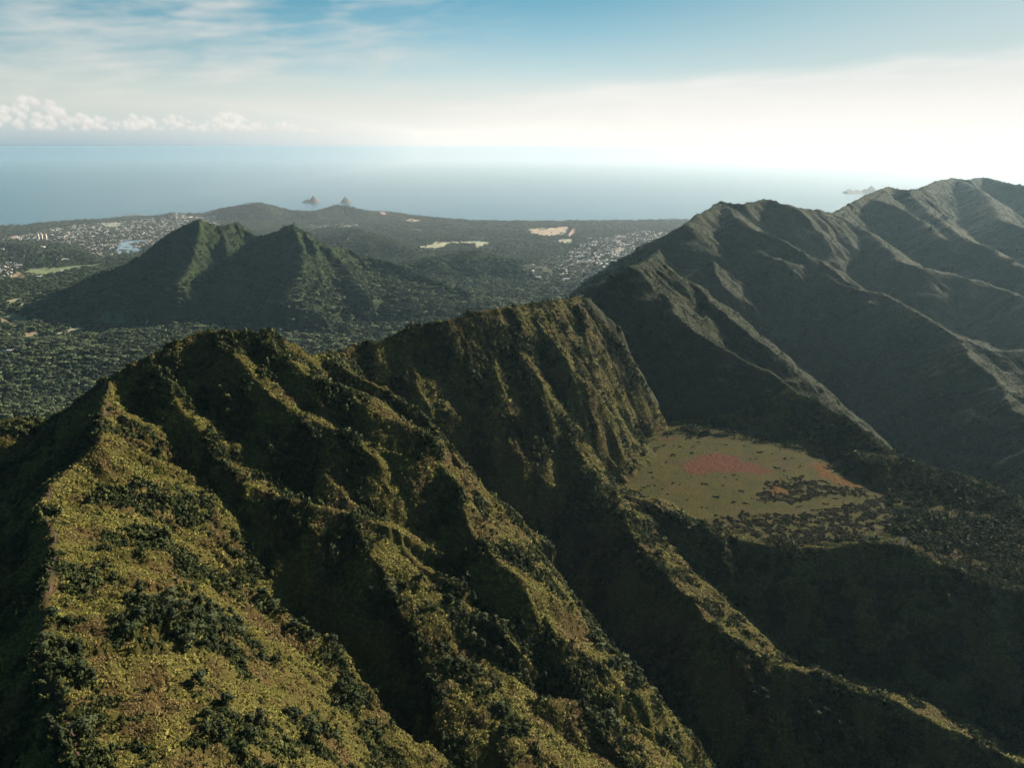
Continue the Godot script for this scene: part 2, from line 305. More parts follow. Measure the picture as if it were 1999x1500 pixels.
# ------------------------------------------------------------------ sky
func sky_picture(exposure: float) -> ImageTexture:
	var w := 4096
	var h := 2048
	var low := Image.create_empty(512, 256, false, Image.FORMAT_RGBF)
	for j in 256:
		var el := 90.0 - (j + 0.5) * 180.0 / 256.0
		for i in 512:
			var az := fposmod((i + 0.5) * 360.0 / 512.0 + 180.0, 360.0) - 180.0
			var c := air(az, el, exposure) if el > 0.0 else Color(0.12, 0.25, 0.33) / exposure
			low.set_pixel(i, j, c)
	low.resize(w, h, Image.INTERPOLATE_CUBIC)
	var cirrus := noise(7.0, 5, 5)
	var streak := noise(3.0, 4, 8)
	var sheet := noise(9.0, 4, 21)
	var j0 := 1024 - 150
	for j in range(j0, 1024):
		var el := 90.0 - (j + 0.5) * 180.0 / h
		var fade := clampf((13.0 - el) / 2.0, 0.0, 1.0)
		for i in range(-600, 600):
			var az := (i + 0.5) * 360.0 / w
			var c := air(az, el, exposure)
			# thin high cloud: wisps at the left, a sheet with a clear upper edge at the right
			var wx := az + el * 1.6
			var wy := el * 3.2 - az * 0.35
			var a := cirrus.get_noise_2d(wx * 0.55, wy * 0.8) * 0.7 + streak.get_noise_2d(wx * 0.6 + cirrus.get_noise_2d(wx, wy) * 1.5, wy * 1.5) * 0.42
			var left := smoothstep(4.0, -16.0, az) * smoothstep(46.0, 34.0, -az)
			a = clampf(a * 1.1 + 0.34, 0.0, 1.0) * left * smoothstep(1.5, 4.0, el) * 0.75
			var edge := 3.3 + (az + 2.0) * 0.068 + sheet.get_noise_2d(az, el * 4.0) * 0.5
			var b := smoothstep(0.35, -0.7, el - edge) * smoothstep(-9.0, 4.0, az) * smoothstep(44.0, 31.0, az)
			b *= 1.0 - 0.55 * smoothstep(0.9, 0.0, absf(el - 3.6 - (az - 26.0) * 0.05)) * smoothstep(16.0, 26.0, az)
			b *= clampf(0.86 + 0.55 * streak.get_noise_2d(wx * 0.45, el * 5.0 - az * 0.3), 0.0, 1.0)
			b *= 0.75 + 0.25 * sheet.get_noise_2d(az * 0.7 + 50.0, el * 6.0)
			var cl := Color(0.74, 0.74, 0.70) / exposure
			c = c.lerp(cl, a * fade)
			c = c.lerp(Color(0.88, 0.87, 0.84) / exposure, clampf(b, 0.0, 1.0) * fade)
			low.set_pixel(posmod(i, w), j, c)
	# a row of small heaped clouds far out over the sea, at the left
	var r := RandomNumberGenerator.new()
	r.seed = 4
	var ragged := noise(2.2, 4, 31)
	var tops := [-34.0, 1.0, -33.0, 1.2, -31.6, 2.1, -30.4, 2.9, -29.6, 2.95, -28.9, 2.6, -28.2, 1.9, -26.6, 1.9, -25.4, 1.6, -24.4, 2.0, -23.2, 1.9, -21.6, 1.9, -20.6, 1.4, -19.4, 1.9, -18.6, 2.2, -17.4, 1.7, -16.2, 1.3, -15.4, 1.75, -14.4, 1.35, -13.4, 1.1, -12.0, 1.3, -10.4, 1.3, -8.6, 1.15, -6.0, 1.0]
	for k in 330:
		var az := r.randf_range(-34.5, -6.0)
		var top := along(tops, az)
		var base := 0.80
		var up := pow(r.randf(), 0.8)
		var el := lerpf(base + 0.12, top - 0.15, up)
		var rad := r.randf_range(0.14, 0.36) * clampf((top - base) * 0.75, 0.35, 1.0)
		if el + rad > top + 0.1:
			el = top + 0.1 - rad
		var thick := 0.9 * smoothstep(-6.0, -17.0, az) + 0.12
		var ci := int(az / 360.0 * w)
		var cj := int((90.0 - el) / 180.0 * h)
		var pr := int(rad * w / 360.0 * 1.3) + 1
		for j in range(cj - pr, cj + pr + 1):
			for i in range(ci - pr, ci + pr + 1):
				var dx := (i + 0.5) * 360.0 / w - az
				var dy := 90.0 - (j + 0.5) * 180.0 / h - el
				if el + dy < base:
					continue
				var d := sqrt(dx * dx + dy * dy) / rad + ragged.get_noise_2d(i * 0.55, j * 0.55) * 0.45
				var al := smoothstep(1.0, 0.72, d) * thick * smoothstep(base, base + 0.25, el + dy)
				al *= clampf(0.92 + ragged.get_noise_2d(i * 1.3 + 400.0, j * 1.3) * 1.3, 0.0, 1.0)
				if al <= 0.0:
					continue
				var lit := clampf(0.55 + (dx * 0.5 + dy * 0.9) / rad * 0.45 + ragged.get_noise_2d(i * 0.8 + 90.0, j * 0.8) * 0.25, 0.0, 1.0)
				var cc := Color(0.55, 0.57, 0.57).lerp(Color(0.93, 0.90, 0.84), lit) / exposure
				low.set_pixel(posmod(i, w), j, low.get_pixel(posmod(i, w), j).lerp(cc, al * 0.9))
	low.convert(Image.FORMAT_RGBAF)
	return ImageTexture.create_from_image(low)


func air(az: float, el: float, exposure: float) -> Color:
	# three columns of the photographed sky, by the angle away from the sun's side, and up from the horizon
	var off := absf(fposmod(az - 48.0 + 180.0, 360.0) - 180.0)
	var stops := [0.0, 1.0, 2.5, 4.0, 5.0, 7.0, 9.0, 20.0, 90.0]
	var sunward := [Color(0.93, 0.94, 0.93), Color(0.93, 0.92, 0.89), Color(0.90, 0.89, 0.86), Color(0.70, 0.76, 0.74), Color(0.52, 0.67, 0.68), Color(0.42, 0.61, 0.66), Color(0.31, 0.53, 0.61), Color(0.13, 0.30, 0.43), Color(0.022, 0.080, 0.19)]
	var middle := [Color(0.70, 0.79, 0.82), Color(0.76, 0.78, 0.75), Color(0.73, 0.76, 0.72), Color(0.62, 0.74, 0.74), Color(0.49, 0.68, 0.72), Color(0.30, 0.55, 0.66), Color(0.18, 0.44, 0.59), Color(0.08, 0.24, 0.40), Color(0.022, 0.080, 0.19)]
	var away := [Color(0.32, 0.46, 0.53), Color(0.50, 0.59, 0.60), Color(0.58, 0.64, 0.60), Color(0.50, 0.60, 0.58), Color(0.38, 0.53, 0.56), Color(0.20, 0.42, 0.51), Color(0.11, 0.33, 0.45), Color(0.06, 0.20, 0.34), Color(0.022, 0.080, 0.19)]
	var i := 0
	while i < 7 and el > stops[i + 1]:
		i += 1
	var f := clampf((el - stops[i]) / (stops[i + 1] - stops[i]), 0.0, 1.0)
	var c0: Color = sunward[i].lerp(sunward[i + 1], f)
	var c1: Color = middle[i].lerp(middle[i + 1], f)
	var c2: Color = away[i].lerp(away[i + 1], f)
	var c := c0.lerp(c1, smoothstep(20.0, 50.0, off)).lerp(c2, smoothstep(45.0, 80.0, off))
	var d := Vector3(sin(deg_to_rad(az)) * cos(deg_to_rad(el)), sin(deg_to_rad(el)), cos(deg_to_rad(az)) * cos(deg_to_rad(el)))
	var s := Vector3(sin(deg_to_rad(48.0)) * cos(deg_to_rad(23.0)), sin(deg_to_rad(23.0)), cos(deg_to_rad(48.0)) * cos(deg_to_rad(23.0)))
	var ang := rad_to_deg(acos(clampf(d.dot(s), -1.0, 1.0)))
	c = c.lerp(Color(1.0, 0.97, 0.90), 0.6 * exp(-ang * ang / 500.0))
	c = Color(c.r / exposure, c.g / exposure, c.b / exposure)
	return c


# ------------------------------------------------------------------ the land
func prepare() -> void:
	noise_broad = noise(60.0, 3, 3)
	noise_mid = noise(17.0, 3, 7)
	noise_fine = noise(7.0, 2, 9)
	noise_hill = noise(900.0, 4, 12)
	var rib := noise(32.0, 3, 2)
	table.resize(8192)
	for i in 8192:
		table[i] = 0.75 - 1.9 * absf(rib.get_noise_1d(i))
	crater_poly = polygon(CRATER)
	marsh_poly = polygon(MARSH)
	trail_line = polygon(TRAIL)
	pond_poly = polygon(POND)
	for a in FIELDS: field_polys.append(polygon(a[1]))
	for a in TOWNS: town_polys.append(polygon(a))
	for a in THICKETS: thicket_polys.append(polygon(a))
	for a in RED_PATCHES: red_polys.append(polygon(a))
	for a in ORANGE_PATCHES: orange_polys.append(polygon(a))
	var start := 0.0
	for r in RIDGES:
		var p: Array = r[3]
		start += 531.0
		var u := start
		var e := p.size() - 3
		var b := maxi(e - 9, 0)
		var nose: Vector2 = Vector2(p[e] - p[b], p[e + 2] - p[b + 2]).normalized() * (1.6 * r[5])
		for i in range(0, p.size() - 3, 3):
			var l := sqrt(pow(p[i + 3] - p[i], 2) + pow(p[i + 5] - p[i + 2], 2))
			seg.append(PackedFloat32Array([p[i], p[i + 1], p[i + 2], p[i + 3], p[i + 4], p[i + 5], r[0] * (1.15 if r[5] == 1 else 1.0), r[1] * (1.15 if r[5] == 1 else 1.0), r[2], u, l, r[4], p[e], p[e + 2], nose.x, nose.y]))
			u += l


func zone(x0: float, n0: float, cell: float, wide: float, deep: float, warp: float, coarse: float, reach: float, rough: float) -> Dictionary:
	return {"x0": x0, "n0": n0, "c": cell, "nx": int(wide / cell) + 1, "nn": int(deep / cell) + 1, "warp": warp, "coarse": coarse, "reach": reach, "rough": rough, "h": PackedFloat32Array()}


func plain_height(x: float, n: float) -> float:
	var h := 8.0 + 150.0 * exp(-(maxf(n, 1000.0) - 1500.0) / 1700.0)
	h += noise_hill.get_noise_2d(x, n) * 62.0 * exp(-maxf(n - 2500.0, 0.0) / 4300.0)
	var far := along(COAST, x) - n
	if n > 6000.0:
		h = minf(maxf(h, 4.0), far * 0.03 + 1.0)
	if n > 6500.0 and n < 8300.0 and x > -4200.0 and x < -2900.0:
		h = 10.0
	return h


func base_height(x: float, n: float) -> float:
	if n > along(CREST_LINE, x):
		return plain_height(x, n)
	if n < 1500.0 and x > 0.0 and Geometry2D.is_point_in_polygon(Vector2(x, n), crater_poly):
		return 450.0
	return 250.0 if n < 2000.0 else 330.0


func fill(z: Dictionary) -> void:
	var bands := 24
	var out: Array = []
	out.resize(bands)
	var nn: int = z.nn
	var task := WorkerThreadPool.add_group_task(func(b: int) -> void: out[b] = rows(z, b * nn / bands, (b + 1) * nn / bands), bands)
	WorkerThreadPool.wait_for_group_task_completion(task)
	var h := PackedFloat32Array()
	for b in bands:
		h.append_array(out[b])
	z.h = h


func rows(z: Dictionary, r0: int, r1: int) -> PackedFloat32Array:
	var nx: int = z.nx
	var c: float = z.c
	var x0: float = z.x0
	var n0: float = z.n0
	var warp: float = z.warp
	var coarse: float = z.coarse
	var size := nx * (r1 - r0)
	var out := PackedFloat32Array()
	var wx := PackedFloat32Array()
	var wn := PackedFloat32Array()
	out.resize(size)
	wx.resize(size)
	wn.resize(size)
	var wa := noise(48.0 * coarse, 3, 40)
	var k := 0
	for j in range(r0, r1):
		var n := n0 + j * c
		for i in nx:
			var x := x0 + i * c
			wx[k] = x + warp * wa.get_noise_2d(x, n)
			wn[k] = n + warp * wa.get_noise_2d(x + 500.0, n - 300.0)
			out[k] = base_height(x, n)
			k += 1
	for s in seg:
		var ax := s[0]
		var ay := s[1]
		var an := s[2]
		var dx := s[3] - ax
		var dy := s[4] - ay
		var dn := s[5] - an
		var sl := s[6]
		var sr := s[7]
		var brink := s[11]
		var ex0 := s[12]
		var en0 := s[13]
		var nose_x := s[14]
		var nose_n := s[15]
		var l2 := maxf(dx * dx + dn * dn, 0.01)
		var top := maxf(ay, s[4])
		var reach := minf(maxf((top - 20.0) / minf(sl, sr), 40.0), float(z.reach))
		var i0 := maxi(int((minf(ax, s[3]) - reach - x0) / c), 0)
		var i1 := mini(int((maxf(ax, s[3]) + reach - x0) / c) + 1, nx)
		var j0 := maxi(int((minf(an, s[5]) - reach - n0) / c), r0)
		var j1 := mini(int((maxf(an, s[5]) + reach - n0) / c) + 1, r1)
		if i0 >= i1 or j0 >= j1:
			continue
		var strong := s[8] * (0.7 if coarse < 2.4 else 0.45)
		var most := 42.0 * coarse
		var per := 32.0 / (26.0 * coarse)
		var u0 := s[9] * per
		var ul := s[10] * per
		for j in range(j0, j1):
			k = (j - r0) * nx + i0
			for i in range(i0, i1):
				var px := wx[k] - ax
				var pn := wn[k] - an
				var t := clampf((px * dx + pn * dn) / l2, 0.0, 1.0)
				var ex := px - t * dx
				var en := pn - t * dn
				var d := sqrt(ex * ex + en * en)
				var side := dx * pn - dn * px
				var h := ay + t * dy
				h -= maxf((wx[k] - ex0) * nose_x + (wn[k] - en0) * nose_n, 0.0)
				var q := 0.0
				if d > brink:
					h -= 0.6 * (d - brink)
				if side > 0.0:
					h -= sl * d
				else:
					h -= sr * d
					q = 977.0
				if h + 12.0 * coarse > out[k]:
					h += strong * minf(d, most) * table[int(u0 + t * ul + q + 5.0 * sin(d * 0.06)) & 8191]
					if h > out[k]:
						out[k] = h
				k += 1
	var fine := noise(11.0 * coarse, 3, 50)
	var rough: float = z.rough
	k = 0
	for j in range(r0, r1):
		var n := n0 + j * c
		for i in nx:
			var x := x0 + i * c
			if out[k] > 2.0 and absf(out[k] - 450.0) > 0.01:
				out[k] += fine.get_noise_2d(x, n) * rough + wa.get_noise_2d(n + 900.0, x) * 1.6 * coarse
			k += 1
	return out


func height(x: float, n: float) -> float:
	for z in zones:
		var u: float = (x - z.x0) / z.c
		var v: float = (n - z.n0) / z.c
		if u >= 0.0 and v >= 0.0 and u < z.nx - 1 and v < z.nn - 1:
			var i := int(u)
			var j := int(v)
			u -= i
			v -= j
			var k: int = j * z.nx + i
			var h: PackedFloat32Array = z.h
			var nx: int = z.nx
			return lerpf(lerpf(h[k], h[k + 1], u), lerpf(h[k + nx], h[k + nx + 1], u), v)
	return 0.0


func cover(x: float, n: float, zi: int) -> Color:
	# colour of the low growth and soil: broad and fine patches of grass, brown fern and dark shrub
	var a := noise_broad.get_noise_2d(x, n) + 0.6 * noise_mid.get_noise_2d(x, n)
	var b := noise_broad.get_noise_2d(x + 3000.0, n) + 0.8 * noise_mid.get_noise_2d(x - 900.0, n)
	if zi >= 3:
		var c := Color(0.023, 0.035, 0.016).lerp(Color(0.039, 0.053, 0.023), clampf(0.5 + noise_hill.get_noise_2d(x * 4.0, n * 4.0) + a * 0.5, 0.0, 1.0))
		if n > 4800.0 and inside(town_polys, Vector2(x, n)):
			c = c.lerp(Color(0.078, 0.078, 0.068), clampf(0.45 + a, 0.0, 0.8))
		return c
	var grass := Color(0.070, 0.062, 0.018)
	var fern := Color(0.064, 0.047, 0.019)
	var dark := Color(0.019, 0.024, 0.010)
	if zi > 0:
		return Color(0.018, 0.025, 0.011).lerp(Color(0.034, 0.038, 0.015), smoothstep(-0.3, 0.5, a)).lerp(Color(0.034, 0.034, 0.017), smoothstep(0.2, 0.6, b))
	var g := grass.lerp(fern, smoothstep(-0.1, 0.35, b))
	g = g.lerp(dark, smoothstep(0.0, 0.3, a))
	if zi == 0 and x > 130.0 and x < 620.0 and n > 830.0 and n < 1330.0 and height_of_marsh(x, n):
		var p := Vector2(x + noise_fine.get_noise_2d(x, n) * 5.0, n + noise_fine.get_noise_2d(x + 99.0, n) * 5.0) + Vector2(noise_mid.get_noise_2d(x + 40.0, n), noise_mid.get_noise_2d(x, n + 70.0)) * 10.0
		if Geometry2D.is_point_in_polygon(Vector2(x, n), marsh_poly):
			g = marsh_color(p, a, b)
	return g


func height_of_marsh(x: float, n: float) -> bool:
	return height(x, n) < 457.0


func marsh_color(p: Vector2, a: float, b: float) -> Color:
	if inside(red_polys, p): return Color(0.125, 0.050, 0.024)
	if inside(orange_polys, p): return Color(0.16, 0.078, 0.018)
	var c := Color(0.078, 0.065, 0.013).lerp(Color(0.050, 0.052, 0.011), clampf(0.5 + a, 0.0, 1.0))
	return c.lerp(Color(0.078, 0.053, 0.023), smoothstep(0.15, 0.6, b) * 0.7)


func build_land() -> void:
	var names := ["ridge_terrain", "mountain_terrain", "mountain_terrain", "peak_terrain", "plain_ground"]
	var labels := ["fluted green ridge and crater rim nearest the camera", "shadowed mountain behind the crater with thin lit spurs", "hazy far mountains along the right skyline", "steep wooded twin peaks standing in the plain", "wooded coastal plain reaching from the ridge to the sea"]
	var mat := StandardMaterial3D.new()
	mat.vertex_color_use_as_albedo = true
	mat.roughness = 1.0
	mat.metallic_specular = 0.15
	var grain := NoiseTexture2D.new()
	grain.width = 512
	grain.height = 512
	grain.seamless = true
	grain.noise = noise(14.0, 4, 60)
	var ramp := Gradient.new()
	ramp.set_color(0, Color(0.62, 0.62, 0.62))
	ramp.set_color(1, Color(1, 1, 1))
	grain.color_ramp = ramp
	mat.albedo_texture = grain
	mat.uv1_triplanar = true
	mat.uv1_world_triplanar = true
	mat.uv1_scale = Vector3.ONE * 0.02
	for zi in 5:
		var z := zones[zi]
		var m := land_mesh(z, zi)
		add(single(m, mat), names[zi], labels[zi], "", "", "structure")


func land_mesh(z: Dictionary, zi: int) -> ArrayMesh:
	var nx: int = z.nx
	var nn: int = z.nn
	var c: float = z.c
	var x0: float = z.x0
	var n0: float = z.n0
	var h: PackedFloat32Array = z.h
	var v := PackedVector3Array()
	var nor := PackedVector3Array()
	var col := PackedColorArray()
	var idx := PackedInt32Array()
	var total := nx * nn
	v.resize(total)
	nor.resize(total)
	col.resize(total)
	var bands := 16
	var parts: Array = []
	parts.resize(bands)
	var task := WorkerThreadPool.add_group_task(func(b: int) -> void: parts[b] = colours(z, zi, b * nn / bands, (b + 1) * nn / bands), bands)
	WorkerThreadPool.wait_for_group_task_completion(task)
	col = PackedColorArray()
	for b in bands:
		col.append_array(parts[b])
	var k := 0
	for j in nn:
		var jm := maxi(j - 1, 0) * nx
		var jp := mini(j + 1, nn - 1) * nx
		for i in nx:
			var rim := 25.0 if i == 0 or j == 0 or i == nx - 1 or j == nn - 1 else 0.0  # the edge is turned down under the next piece of land
			v[k] = Vector3(x0 + i * c, h[k] - rim, -(n0 + j * c))
			var im := maxi(i - 1, 0)
			var ip := mini(i + 1, nx - 1)
			nor[k] = Vector3(h[j * nx + im] - h[j * nx + ip], 2.0 * c, h[jp + i] - h[jm + i]).normalized()
			k += 1
	for j in nn - 1:
		var n := n0 + j * c
		for i in nx - 1:
			var x := x0 + i * c
			k = j * nx + i
			if zi == 4:
				if x > -3080.0 and x < -20.0 and n > 3520.0 and n < 5160.0:
					continue
				if absf(x) > 0.86 * n + 500.0 or h[k] < -2.5 and h[k + nx + 1] < -2.5:
					continue
				if x > -690.0 and x < 860.0 and n > 180.0 and n < 1250.0 or x > -190.0 and x < 1960.0 and n > 1250.0 and n < 2470.0 or x > 270.0 and n > 2510.0 and n < 6150.0:
					continue
			elif absf(x) > 0.80 * n + 260.0:
				continue
			idx.append_array(PackedInt32Array([k, k + nx, k + 1, k + 1, k + nx, k + nx + 1]))
	var arrays := []
	arrays.resize(Mesh.ARRAY_MAX)
	arrays[Mesh.ARRAY_VERTEX] = v
	arrays[Mesh.ARRAY_NORMAL] = nor
	arrays[Mesh.ARRAY_COLOR] = col
	arrays[Mesh.ARRAY_INDEX] = idx
	var m := ArrayMesh.new()
	m.add_surface_from_arrays(Mesh.PRIMITIVE_TRIANGLES, arrays)
	return m


func colours(z: Dictionary, zi: int, r0: int, r1: int) -> PackedColorArray:
	var out := PackedColorArray()
	var nx: int = z.nx
	out.resize(nx * (r1 - r0))
	var k := 0
	for j in range(r0, r1):
		for i in nx:
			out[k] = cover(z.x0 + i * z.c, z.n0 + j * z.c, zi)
			k += 1
	return out


func build_sea() -> void:
	var p := PlaneMesh.new()
	p.size = Vector2(90000, 46000)
	var mat := StandardMaterial3D.new()
	mat.albedo_color = Color(0.055, 0.32, 0.38)
	mat.roughness = 0.26
	mat.metallic_specular = 0.35
	var t := NoiseTexture2D.new()
	t.width = 1024
	t.height = 1024
	t.seamless = true
	t.noise = noise(60.0, 5, 71)
	var g := Gradient.new()
	g.set_color(0, Color(0.50, 0.66, 0.72))
	g.set_color(1, Color(1, 1, 1))
	t.color_ramp = g
	mat.albedo_texture = t
	var w := NoiseTexture2D.new()
	w.width = 1024
	w.height = 1024
	w.seamless = true
	w.noise = noise(40.0, 5, 72)
	w.as_normal_map = true
	w.bump_strength = 3.0
	mat.normal_enabled = true
	mat.normal_texture = w
	mat.normal_scale = 0.15
	mat.uv1_scale = Vector3(5, 16, 1)
	var o := single(p, mat)
	o.position = Vector3(0, 0, -29000)
	add(o, "sea", "blue hazy sea reaching to the horizon", "", "", "structure")
	# the pond among the houses
	var pond := StandardMaterial3D.new()
	pond.albedo_color = Color(0.16, 0.25, 0.32)
	pond.roughness = 0.12
	add(single(sheet_of(pond_poly, 11.0), pond), "pond", "pale blue pond among houses behind the twin peaks", "", "", "structure")


func build_sea_haze() -> void:
	# the bank of sea haze far out under the sun, in which the horizon is lost
	var fog := FogVolume.new()
	fog.shape = RenderingServer.FOG_VOLUME_SHAPE_BOX
	fog.size = Vector3(62000, 1750, 46500)
	var mat := FogMaterial.new()
	mat.density = 0.000014
	mat.albedo = Color(0.97, 0.98, 1.0)
	fog.material = mat
	fog.position = Vector3(25000, 876, -28750)
	add(fog, "haze_cloud", "bright bank of sea haze hiding the horizon", "", "", "stuff")


func sheet_of(poly: PackedVector2Array, y: float) -> ArrayMesh:
	var st := SurfaceTool.new()
	st.begin(Mesh.PRIMITIVE_TRIANGLES)
	var tri := Geometry2D.triangulate_polygon(poly)
	for t in range(0, tri.size(), 3):
		var a := poly[tri[t]]
		var b := poly[tri[t + 1]]
		var c := poly[tri[t + 2]]
		if (b - a).cross(c - a) > 0.0:
			var s := b
			b = c
			c = s
		for q in [a, b, c]:
			st.set_normal(Vector3.UP)
			st.add_vertex(Vector3(q.x, y, -q.y))
	return st.commit()


func build_islands() -> void:
	var mat := StandardMaterial3D.new()
	mat.vertex_color_use_as_albedo = true
	mat.roughness = 1.0
	# [x, n, half width, half depth, height, tops (offset, share of the height)]
	var list := [
		[-3299, 13400, 170, 120, 118, [0.05, 1.0, -0.55, 0.5, -0.2, 0.55], "left of two small peaked islands off the wooded hills", "island"],
		[-2770, 13400, 130, 110, 108, [0.0, 1.0, 0.25, 0.75], "right of two small peaked islands, a single rounded cone", "island"],
		[-5140, 10900, 170, 60, 9, [0.0, 1.0, -0.4, 0.8, 0.4, 0.8], "low flat islet close off the beach", "island"],
		[6950, 16100, 330, 180, 150, [0.55, 1.0, 0.2, 0.6, -0.3, 0.5, -0.75, 0.55], "faint wedge shaped island far out beside the mountain skyline", "island"],
	]
	var rough := noise(0.5, 4, 81)
	for a in list:
		var res := 44
		var st := SurfaceTool.new()
		st.begin(Mesh.PRIMITIVE_TRIANGLES)
		st.set_smooth_group(0)
		for j in res + 1:
			for i in res + 1:
				var u := i * 2.0 / res - 1.0
				var w := j * 2.0 / res - 1.0
				var y := -0.2
				var tops: Array = a[5]
				for k in range(0, tops.size(), 2):
					var d := sqrt(pow((u - tops[k]) / 0.62, 2) + w * w)
					y = maxf(y, tops[k + 1] * (1.0 - pow(d, 0.85)))
				y += rough.get_noise_2d(u + float(a[0]), w) * 0.08 * clampf(y * 3.0, 0.0, 1.0)
				var c := Color(0.042, 0.039, 0.023).lerp(Color(0.085, 0.055, 0.039), clampf(0.5 + rough.get_noise_2d(u * 2.0, w * 2.0 + 7.0), 0.0, 1.0))
				st.set_color(c)
				st.add_vertex(Vector3(u * a[2], y * a[4], -w * a[3]))
		for j in res:
			for i in res:
				var k := j * (res + 1) + i
				for q in [k, k + res + 1, k + 1, k + 1, k + res + 1, k + res + 2]:
					st.add_index(q)
		st.generate_normals()
		var o := single(st.commit(), mat)
		o.position = Vector3(a[0], 0, -a[1])
		add(o, a[7], a[6], "island", "", "structure")


func build_trail() -> void:
	var st := SurfaceTool.new()
	st.begin(Mesh.PRIMITIVE_TRIANGLES)
	var pts := PackedVector2Array()
	var p := polygon(TRAIL)
	for i in p.size() - 1:
		var l := p[i].distance_to(p[i + 1])
		for k in int(l / 2.0):
			var q := p[i].lerp(p[i + 1], k * 2.0 / l)
			q += Vector2(noise_mid.get_noise_2d(q.x, q.y), noise_mid.get_noise_2d(q.x + 77.0, q.y)) * 2.2
			pts.append(q)
	var rows_: Array[Vector3] = []
	for i in pts.size():
		var d := (pts[mini(i + 1, pts.size() - 1)] - pts[maxi(i - 1, 0)]).normalized().orthogonal()
		var half := 0.6 + 0.35 * noise_fine.get_noise_2d(pts[i].x, pts[i].y)
		for s: float in [-1.0, -0.4, 0.4, 1.0]:
			var q := pts[i] + d * half * s
			rows_.append(Vector3(q.x, height(q.x, q.y) + (0.30 if absf(s) > 0.9 else 0.12), -q.y))
	for i in pts.size() - 1:
		for k in 3:
			var b := i * 4 + k
			for q: int in [b, b + 4, b + 1, b + 1, b + 4, b + 5]:
				st.add_vertex(rows_[q])
	st.generate_normals()
	var mat := StandardMaterial3D.new()
	mat.albedo_color = Color(0.20, 0.11, 0.07)
	mat.roughness = 1.0
	mat.cull_mode = BaseMaterial3D.CULL_DISABLED
	add(single(st.commit(), mat), "path", "narrow red earth footpath along the near ridge crest", "", "", "structure")


func build_fields() -> void:
	var tone := {"dry": Color(0.216, 0.151, 0.079), "pale": Color(0.194, 0.194, 0.094), "red": Color(0.216, 0.115, 0.079), "green": Color(0.086, 0.115, 0.036)}
	var said := {"dry": "dry brown field in the wooded plain", "pale": "pale mown grass field in the wooded plain", "red": "bare reddish earth patch in the plain", "green": "green fairway grass below the twin peaks"}
	for fi in FIELDS.size():
		var poly := field_polys[fi]
		var lo := poly[0]
		var hi := poly[0]
		for q in poly:
			lo = lo.min(q)
			hi = hi.max(q)
		var step := clampf((hi.x - lo.x) / 60.0, 4.0, 9.0)
		var st := SurfaceTool.new()
		st.begin(Mesh.PRIMITIVE_TRIANGLES)
		var base: Color = tone[FIELDS[fi][0]]
		var n := int((hi.y - lo.y) / (step * 2.0)) + 2
		for j in n:
			for i in int((hi.x - lo.x) / step) + 2:
				var a := lo + Vector2(i * step, j * step * 2.0)
				var wob := Vector2(noise_broad.get_noise_2d(a.x, a.y), noise_broad.get_noise_2d(a.x + 700.0, a.y)) * step * 3.0
				if not Geometry2D.is_point_in_polygon(a + wob, poly):
					continue
				var c := base * (0.85 + 0.4 * noise_broad.get_noise_2d(a.x * 0.8, a.y * 0.4))
				var b := a + Vector2(step, step * 2.0)
				var q := [Vector2(a.x, a.y), Vector2(a.x, b.y), Vector2(b.x, a.y), Vector2(b.x, a.y), Vector2(a.x, b.y), Vector2(b.x, b.y)]
				for e: Vector2 in q:
					st.set_color(c)
					st.set_normal(Vector3.UP)
					st.add_vertex(Vector3(e.x, height(e.x, e.y) + 1.2, -e.y))
		var mat := StandardMaterial3D.new()
		mat.vertex_color_use_as_albedo = true
		mat.roughness = 1.0
		add(single(st.commit(), mat), "field", said[FIELDS[fi][0]], "", "", "structure")


func build_lines() -> void:
	# canal, roads: [name, label, width, tone, x, n, ...]
	var list := [["canal", "straight pale canal running to the beach", 26, Color(0.45, 0.55, 0.58), [-577, 9974, -500, 9012, -409, 8675, -288, 8211, -320, 7836, -373, 7660]], ["road", "bright road cut curving in the wooded plain", 20, Color(0.62, 0.58, 0.52), [-1465, 7098, -1467, 7251, -1477, 7450]], ["road", "reddish dirt road beside the dry brown field", 24, Color(0.55, 0.42, 0.36), [569, 8162, 617, 8463, 708, 9012, 815, 9767]], ["road", "dark tree lined road along the dry brown field", 16, Color(0.22, 0.24, 0.22), [-83, 8897, 166, 8463, 358, 7881, 531, 7450]], ["road", "pale road through the fairways below the twin peaks", 12, Color(0.55, 0.52, 0.46), [-2166, 3591, -2123, 3711, -2057, 3799, -1942, 3851, -1850, 3931]]]
	for a in list:
		var p := polygon(a[4])
		var pts := PackedVector2Array()
		for i in p.size() - 1:
			var k := maxi(int(p[i].distance_to(p[i + 1]) / 20.0), 1)
			for q in k:
				pts.append(p[i].lerp(p[i + 1], float(q) / k))
		pts.append(p[p.size() - 1])
		var st := SurfaceTool.new()
		st.begin(Mesh.PRIMITIVE_TRIANGLES)
		var edge: Array[Vector3] = []
		for i in pts.size():
			var d := (pts[mini(i + 1, pts.size() - 1)] - pts[maxi(i - 1, 0)]).normalized().orthogonal() * float(a[2]) * 0.5
			for q: Vector2 in [pts[i] - d, pts[i] + d]:
				edge.append(Vector3(q.x, height(q.x, q.y) + 2.0, -q.y))
		for i in pts.size() - 1:
			for q: int in [i * 2, i * 2 + 2, i * 2 + 1, i * 2 + 1, i * 2 + 2, i * 2 + 3]:
				st.add_vertex(edge[q])
		st.generate_normals()
		var mat := StandardMaterial3D.new()
		mat.albedo_color = a[3]
		mat.roughness = 0.2 if a[0] == "canal" else 0.9
		mat.cull_mode = BaseMaterial3D.CULL_DISABLED
		add(single(st.commit(), mat), a[0], a[1], "", "", "structure")


